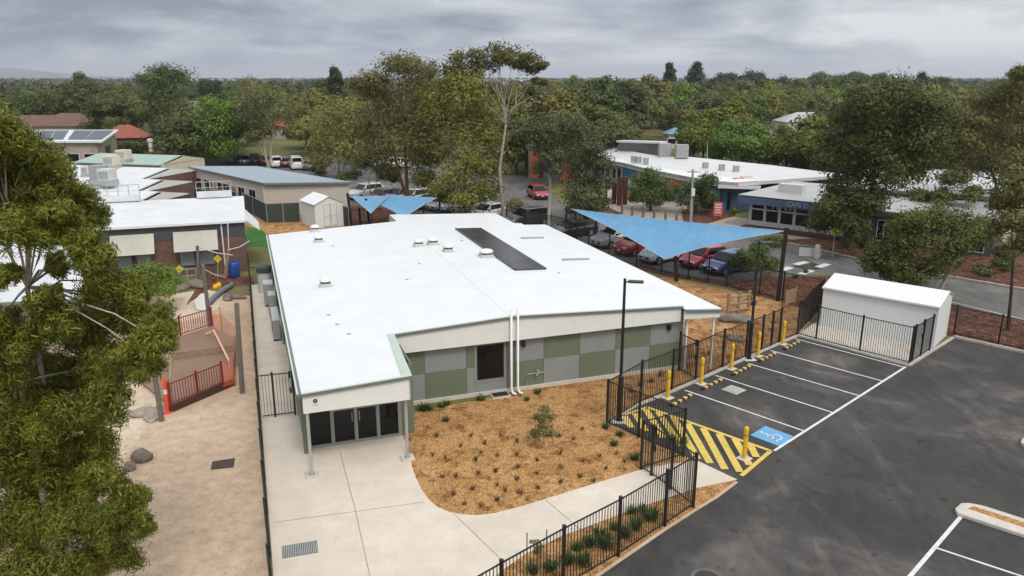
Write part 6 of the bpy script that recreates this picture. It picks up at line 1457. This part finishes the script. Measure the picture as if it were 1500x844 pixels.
pxtree('low dark shrub on the bark bed beside the yellow diamond sign', (1242, 366), [(1242, 358)], [(1234,352,9),(1250,350,10),(1262,356,8)], 'dark', M_BARKDARK, per=300, ln=.2, wd=.08, r0=.05, seed=53, name='shrub', cat='shrub')
pxtree('small green sapling poking above the small white shed', (456, 306), [(456, 288)], [(456,278,6),(450,290,5),(462,288,4)], 'yellow', M_BARKGREY, per=200, ln=.2, wd=.08, r0=.05, seed=54, name='shrub', cat='shrub')
gsh = 'dry shrubs along the car park edge'
for i, (px, py, r, lf, lab) in enumerate(((632, 288, 9, 'dry', 'dry grey shrub right of the rusty gum trunk'), (628, 272, 15, 'dark', 'large dark shrub between the rusty gum and the olive gum'), (722, 290, 15, 'dark', 'large dark shrub left of the tall white trunk'), (560, 262, 13, 'dark', 'large dark shrub under the yellow green gum branches'), (652, 300, 10, 'dark', 'dark shrub at the foot of the dense olive gum'), (712, 298, 12, 'dry', 'dry twiggy shrub left of the tall white trunk'), (756, 306, 9, 'dry', 'dry twiggy shrub right of the tall white trunk'), (470, 258, 7, 'dry', 'low dry shrub at the end of the far car park'), (500, 266, 8, 'brown', 'low brown shrub beneath the yellow green gum'), (350, 240, 7, 'dark', 'dark shrub left of the silver hatchback'),
      (868, 312, 9, 'yellow', 'pale green shrub at the foot of the weeping gum'), (815, 262, 9, 'yellow', 'pale green shrub above the red car'), (842, 318, 10, 'mid', 'green shrub left of the weeping gum base'), (1068, 306, 7, 'dark', 'dark shrub left of the red notice board'), (1076, 312, 5, 'mid', 'small green shrub right of the red notice board'), (1396, 392, 11, 'grey', 'grey shrub on the bark bed at right'), (1440, 404, 9, 'grey', 'grey shrub behind the slender dark trunk'), (1330, 366, 9, 'mid', 'green shrub before the shop row'), (1470, 396, 12, 'mid', 'green shrub by the right edge bark bed'))):
    pxtree(lab, (px, py), [(px, py - r * .6)], [(px - r * .6, py - r * .8, r * .7), (px + r * .5, py - r * .7, r * .7), (px, py - r * 1.3, r * .7)], lf, M_BARKGREY, per=170, ln=.26, wd=.10, r0=.05, seed=60 + i, name='shrub', cat='shrub', group=gsh)

# garden planting: tufts in the tan mulch
def tuft_mesh(name, n, h, spread, rng, wd=.03):
    vs = []; fs = []
    for i in range(n):
        a = rng.uniform(0, 6.283); r = rng.uniform(0, spread * .3); tilt = rng.uniform(.1, .9); hh = h * rng.uniform(.55, 1.1)
        b = np.array([r * math.cos(a), r * math.sin(a), 0]); d = np.array([math.cos(a) * tilt, math.sin(a) * tilt, 1]); d /= np.linalg.norm(d)
        s_ = np.array([-math.sin(a), math.cos(a), 0]) * wd / 2; m_ = b + d * hh * .6; tp = b + d * hh + np.array([math.cos(a), math.sin(a), -.4]) * hh * .12
        k = len(vs); vs += [b - s_, b + s_, m_ + s_, m_ - s_, tp]; fs += [(k, k + 1, k + 2, k + 3), (k + 3, k + 2, k + 4)]
    me = bpy.data.meshes.new(name); me.from_pydata([tuple(v) for v in vs], [], fs); return me
rg = np.random.default_rng(5)
tm = [tuft_mesh('tuft', 26, .24, .18, rg, .022) for _ in range(4)] ; bmh = [tuft_mesh('tuft', 90, .36, .6, rg, .03) for _ in range(3)]
def plant(px, py, kind, s, label, group):
    me = (bmh if kind == 'big' else tm)[int(rg.integers(0, 3))]
    o = bpy.data.objects.new('grass_tuft', me); COL.objects.link(o); o.location = G(px, py); o.location.z = .01; o.rotation_euler = (0, 0, rg.uniform(0, 6)); o.scale = (s, s, s)
    if not me.materials: me.materials.append(LF['tuft'])
    o.material_slots[0].link = 'OBJECT'; o.material_slots[0].material = LF['drytuft' if kind == 'dry' else 'tuft']
    tag(o, label, 'plant', group)
small = [(697,676),(728.6,669),(757,668),(701,695),(726,692),(759,686),(787,676),(820,666),(787,695),(757,704),(822,686),(853,677),(887,688),(788,716),(762,724),(728,734),(692,718),(728,712),(821,708),(840,645),(878,669),(902,666),(915,678),(853,630),(705,664),(710,651),(668,700),(665,725),(652,672),(675,655),(634,668),(690,640),(735,640),(757,648),(820,640),(850,700),(870,706),(740,720),(648,700),(680,740),(705,742),(640,640)]
for i, (px, py) in enumerate(small): plant(px, py, 'dry' if i % 6 else 'sm', rg.uniform(.75, 1.15), 'small dull tuft planted in rows in the tan mulch garden', 'small tufts in the tan mulch garden')
for px, py, s in ((620, 602, 1.1), (628, 601, .9), (648, 597, .8), (655, 594, .7), (705, 587, .9), (653, 617, .7), (787, 577, .8), (772, 587, .6)): plant(px, py, 'big', s, 'low green plant near the chequered wall in the tan mulch', 'green plants along the chequered wall')
for px, py, s in ((887, 628, .75), (908, 639, .8), (900, 653, .75), (931, 673, .9), (1001, 650, .9), (985, 645, .7)): plant(px, py, 'big', s, 'rounded green plant beside the fence of the yellow hatching', 'green plants beside the hatching fence')
for i, (px, py, s) in enumerate(((953, 762, 1.25), (931, 774, 1.15), (915, 786, 1.0), (888, 802, 1.35), (863, 800, 1.0), (845, 806, .9), (856, 828, 1.1), (878, 786, .9), (900, 776, .8), (830, 826, 1.0), (808, 836, 1.0), (925, 752, .8), (940, 748, .7), (780, 840, .9))): plant(px, py, 'big', s, 'bushy green plant in the strip behind the front fence', 'green plants in the front fence strip')
for px, py in ((1085, 497), (1060, 512), (1100, 488), (1130, 484), (1040, 520), (1075, 520), (1150, 478), (1098, 508), (938, 566), (955, 560), (925, 575), (968, 552)): plant(px, py, 'dry', 1.4, 'dry brownish tuft in the garden behind the kerb fence', 'dry tufts behind the kerb fence')
for px, py in ((1103, 447), (1098, 440), (1180, 400), (1165, 408)): plant(px, py, 'big', 1.0, 'green plant in the softfall garden near the log screen', 'green plants near the log screen')
def stakes(t, P, sp_, h):
    for s_ in (-1, 1):
        q = P + Vector((s_ * sp_, .08 * s_, 0)); x = MB(); x.tube([q, q + Vz(h)], .022, 6); x.build('stake', M_TIMBERTAN, t, world=True)
yt = pxtree('young grey leaved tree tied between two stakes in the mulch', (797, 652), [(797, 628)], [(799,600,9),(789,611,10),(806,612,9),(796,626,12),(787,635,9),(806,636,10)], 'grey', M_BARKGREY, per=100, ln=.12, wd=.05, r0=.025, seed=80, name='young_tree')
stakes(yt, G(797, 652), .33, .9)
yt = pxtree('thin young sapling between two stakes behind the front fence', (786, 830), [(786, 806)], [(782,795,6),(790,800,6),(785,808,6)], 'dry', M_BARKGREY, per=22, ln=.12, wd=.05, r0=.015, seed=81, name='young_tree')
stakes(yt, G(786, 830), .28, 1.15)

# prototype crowns for the many trees beyond: unit trees 10 m high
def proto(seed, kind):
    rng = np.random.default_rng(seed); cs = []
    if kind == 'round':
        for i in range(13):
            a = i * 2.4; r = 2.6 * math.sqrt((i + .5) / 13); cs.append((r * math.cos(a), r * math.sin(a), 7.3 - r * .75 + rng.uniform(-1.2, .9), *([rng.uniform(1.2, 1.8)] * 2), rng.uniform(1.0, 1.4)))
        for i in range(6): a = i * 1.05; cs.append((2.6 * math.cos(a), 2.6 * math.sin(a), rng.uniform(2.6, 4.2), 1.4, 1.4, 1.2))
    elif kind == 'tall':
        for i in range(12): a = i * 2.4; z = 4 + i * .5; r = 1.9 * (1 - abs(z - 6.3) / 5.5); cs.append((r * math.cos(a), r * math.sin(a), z, *([rng.uniform(.95, 1.5)] * 2), rng.uniform(.9, 1.3)))
    elif kind == 'spread':
        for i in range(15): a = i * 2.4; r = 3.6 * math.sqrt((i + .5) / 15); cs.append((r * math.cos(a), r * math.sin(a), 7.8 - r * .5 + rng.uniform(-1.3, .6), *([rng.uniform(1.2, 1.7)] * 2), rng.uniform(.8, 1.1)))
    else:
        for i in range(14): z = 1.6 + i * .6; a = i * 2.4; r = max(.1, 1.9 * (1 - z / 10.5)); cs.append((r * math.cos(a), r * math.sin(a), z, r * .8 + .5, r * .8 + .5, .9))
    fk = Vector((0, 0, 3.6 if kind != 'cone' else 6)); mb = MB()
    mb.tube([(0, 0, -.2), (0.05, 0, 1.5), fk], [.28, .2, .15], 7, cap=False)
    pts, tw, nv = clump_points(cs, 430, rng, .44, 7)
    for c in cs: limb(mb, fk, c[:3], .07, .02, rng, .08, 3, 4)
    me = leaves_mesh('crown', pts, .55, .27, .3, rng, nv)
    tmp = mb.build('trunk', M_BARKGREY); tme = tmp.data; bpy.data.objects.remove(tmp)
    me.materials.append(LF['olive']); return me, tme
PR = {k: [proto(100 + i * 7 + j, k) for j in range(3)] for i, k in enumerate(('round', 'tall', 'spread', 'cone'))}
rt = np.random.default_rng(77)
placed = []
def inst(kind, x, y, h, wid, leaf, label, cat, group, name='gum_tree'):
    me, tme = PR[kind][int(rt.integers(0, 3))]
    t = thing(name, label, cat, (x, y, 0), rt.uniform(0, 6.28), group); s_ = h / 8.7; t.scale = (s_ * wid, s_ * wid, s_)
    c = bpy.data.objects.new('crown', me); COL.objects.link(c); c.parent = t; c.material_slots[0].link = 'OBJECT'; c.material_slots[0].material = LF[leaf]
    k = bpy.data.objects.new('trunk', tme); COL.objects.link(k); k.parent = t
    placed.append((x, y))
    return t
DESC = dict(olive='olive green', grey='grey green', brown='brownish green', dark='dark green', bright='bright green', mid='mid green', yellow='yellow green', pine='blackish green', fresh='fresh green')
def top_h(py, Y): return D(750, py, Y).z
# conifer clumps standing above the horizon
gcf = 'dark conifers above the right horizon'
for px, Y, top, wd_, kind, lf, lab in ((972, 300, 103, 1.0, 'cone', 'pine', 'lone pine with a tufted top above the woodland'), (1010, 320, 104, 1.3, 'cone', 'pine', 'dark pointed pine right of the lone tufted pine')):
    inst(kind, (px - 750) / FOC * Y * 1.0, Y, top_h(top, Y), wd_, lf, lab, 'tree', gcf, 'pine_tree')
for i, px in enumerate((1036, 1052, 1068, 1084, 1100, 1116, 1132)): Y = 360; inst('round', (px - 750) / FOC * Y, Y + (i % 3) * 6, top_h((113, 108, 105, 104, 105, 107, 112)[i], Y), .95, 'pine', 'dark rounded pine in the long clump on the horizon', 'tree', 'rounded pines on the horizon', 'pine_tree')
for i, px in enumerate((1170, 1186, 1203, 1220, 1238, 1254, 1270, 1284)): Y = 380; inst('spread', (px - 750) / FOC * Y, Y + (i % 3) * 6, top_h((113, 107, 105, 107, 106, 103, 106, 112)[i], Y), .8, 'dark', 'dark spreading tree in the second clump on the horizon', 'tree', 'dark trees in the second horizon clump')
for px, Y, top, k, lf, lab in ((862, 260, 114, 'round', 'mid', 'round green tree rising above the horizon left of the curved building'), (828, 230, 122, 'round', 'bright', 'light green tree right of the tall white gum'), (1330, 330, 116, 'tall', 'pine', 'narrow dark tree on the right horizon'), (1368, 300, 124, 'round', 'brown', 'brown rounded tree right of the largest dark gum'), (1440, 420, 114, 'spread', 'mid', 'spreading tree on the far right horizon'),
                               (143, 330, 107, 'round', 'grey', 'grey rounded tree on the left horizon'), (500, 200, 112, 'cone', 'pine', 'dark pointed tree left of the brown green gum'), (486, 215, 118, 'round', 'dark', 'dark tree behind the yellow green gum'), (384, 230, 118, 'round', 'yellow', 'yellow tipped tree above the grey green gum'), (322, 210, 128, 'tall', 'pine', 'slim dark tree above the rounded bright tree'), (775, 140, 140, 'tall', 'dark', 'dark tree behind the white gum limbs')):
    inst(k, (px - 750) / FOC * Y, Y, top_h(top, Y), .9, lf, lab, 'tree', 'trees rising to the horizon')
house_px = [(p[0], p[1], 560 * L_ / G(*p).y, G(*p).y) for p, r_, L_, W_, a, b, c in hs]
def scatter(n, pxr, Yr, hr, sp_, pal, region, group, top_clear=None, tries=6000, keep=lambda px, py, Y: True):
    k = 0
    for _ in range(tries):
        if k >= n: break
        px = rt.uniform(*pxr); Y = math.sqrt(rt.uniform(Yr[0] ** 2, Yr[1] ** 2)); x = (px - 750) / FOC * Y * .97; py = 113 + FOC * CAM_H / Y * 1.03
        if not keep(px, py, Y): continue
        if any((x - a) ** 2 + (y_ - Y) ** 2 < sp_ ** 2 for a, y_ in placed): continue
        if any(abs(px - hx) < hwid * .95 + 3000 / Y * .5 and Y < hY + 6 and Y > hY - 55 for hx, hy, hwid, hY in house_px): continue
        lf = pal[int(rt.integers(0, len(pal)))]; kind = ('round', 'round', 'spread', 'tall')[int(rt.integers(0, 4))]
        h = rt.uniform(*hr); h = min(h, 13.2)
        inst(kind, x, Y, h, rt.uniform(.85, 1.3), lf, DESC[lf] + ' ' + {'round': 'rounded', 'spread': 'spreading', 'tall': 'upright'}[kind] + ' tree ' + region, 'tree', group + ', ' + DESC[lf] + ' ' + kind, {'round': 'broadleaf_tree', 'spread': 'gum_tree', 'tall': 'upright_tree'}[kind]); k += 1
    return k
NR = scatter(175, (790, 1520), (126, 330), (7, 11.5), 6.6, ('olive', 'mid', 'grey', 'brown', 'mid', 'yellow', 'olive', 'fresh', 'bright'), 'in the woodland beyond the community centre', 'woodland', keep=lambda px, py, Y: not (px < 1240 and Y < 150) or Y > 168)
NR2 = scatter(34, (1230, 1540), (84, 150), (7, 10.5), 6.5, ('olive', 'fresh', 'dark', 'brown'), 'behind the pale hall at right', 'trees behind the right hall')
NL = scatter(120, (-140, 300), (150, 340), (5, 10.5), 7.2, ('dark', 'mid', 'grey', 'olive', 'brown', 'dark'), 'among the houses at left', 'left suburb trees')
NM = scatter(90, (270, 560), (150, 340), (5, 10), 7.2, ('mid', 'olive', 'grey', 'dark', 'bright'), 'beyond the far car park', 'trees beyond the far car park')
ND = scatter(26, (745, 905), (98, 150), (7, 11), 5.5, ('olive', 'grey', 'mid', 'brown'), 'at the left end of the community centre', 'trees left of the community centre', keep=lambda px, py, Y: not (px < 800 and Y < 108) and not (840 < px and Y < 112))
NE = scatter(16, (255, 350), (118, 150), (6, 10), 6, ('mid', 'bright', 'olive', 'dark'), 'between the green shed and the far car park', 'trees by the green shed', keep=lambda px, py, Y: px < 335 or Y > 130)
NF = scatter(14, (430, 600), (132, 152), (6, 9.5), 6, ('olive', 'yellow', 'grey', 'dark'), 'behind the far car park', 'trees close behind the far car park')
NC = scatter(44, (540, 830), (118, 320), (6, 10), 7, ('olive', 'grey', 'dark', 'brown'), 'behind the row of tall gums', 'trees behind the tall gums')
print('scattered', NR, NR2, NL, NM, NC)
# the far tree cover of the plain reads as one mass
rng = np.random.default_rng(9); P_ = []; 
for _ in range(4600):
    Y = 330 * (4500 / 330) ** (rng.uniform() ** 1.15); px = rng.uniform(-420, 1920); x = (px - 750) / FOC * Y
    h = rng.uniform(5, 11.5); r = rng.uniform(3, 6.5); m = 46 if Y < 900 else 22; s_ = 1 if Y < 900 else 1.5
    u = rng.normal(size=(m, 3)); u /= np.linalg.norm(u, axis=1)[:, None]; u[:, 2] = np.abs(u[:, 2]) if Y > 900 else u[:, 2]
    P_.append(np.array([x, Y, h * .58]) + u * np.array([r * s_, r * s_, h * .42]) * rng.uniform(.6, 1, (m, 1)))
P_ = np.concatenate(P_); sz = 1.5 + np.clip((P_[:, 1] - 300) / 900, 0, 3)
me = leaves_mesh('far_woodland', P_, sz * 1.5, sz * 1.05, .15, rng); me.materials.append(leaf_mat('far_foliage', (.030, .040, .018), (.085, .095, .040), None, .1))
o = bpy.data.objects.new('far_woodland', me); COL.objects.link(o); tag(o, 'far tree cover spreading over the plain to the horizon', 'woodland', None, 'stuff')
# ------------------------------------------------------------------ hazy air
hz_m = bpy.data.materials.new('haze_air'); hz_m.use_nodes = True; tt = hz_m.node_tree
for n_ in list(tt.nodes):
    if n_.type == 'BSDF_PRINCIPLED': tt.nodes.remove(n_)
pv = tt.nodes.new('ShaderNodeVolumePrincipled'); pv.inputs['Color'].default_value = (.86, .9, 1, 1); pv.inputs['Density'].default_value = .00016; pv.inputs['Anisotropy'].default_value = .2
tt.links.new(pv.outputs[0], tt.nodes['Material Output'].inputs['Volume'])
HAZE = True
if HAZE:
    x = MB(); x.box(-5200, -80, -1.0, 5200, 9200, 112); o = x.build('haze', hz_m); o['kind'] = 'stuff'; tag(o, 'thin pale haze of the overcast air', 'haze')
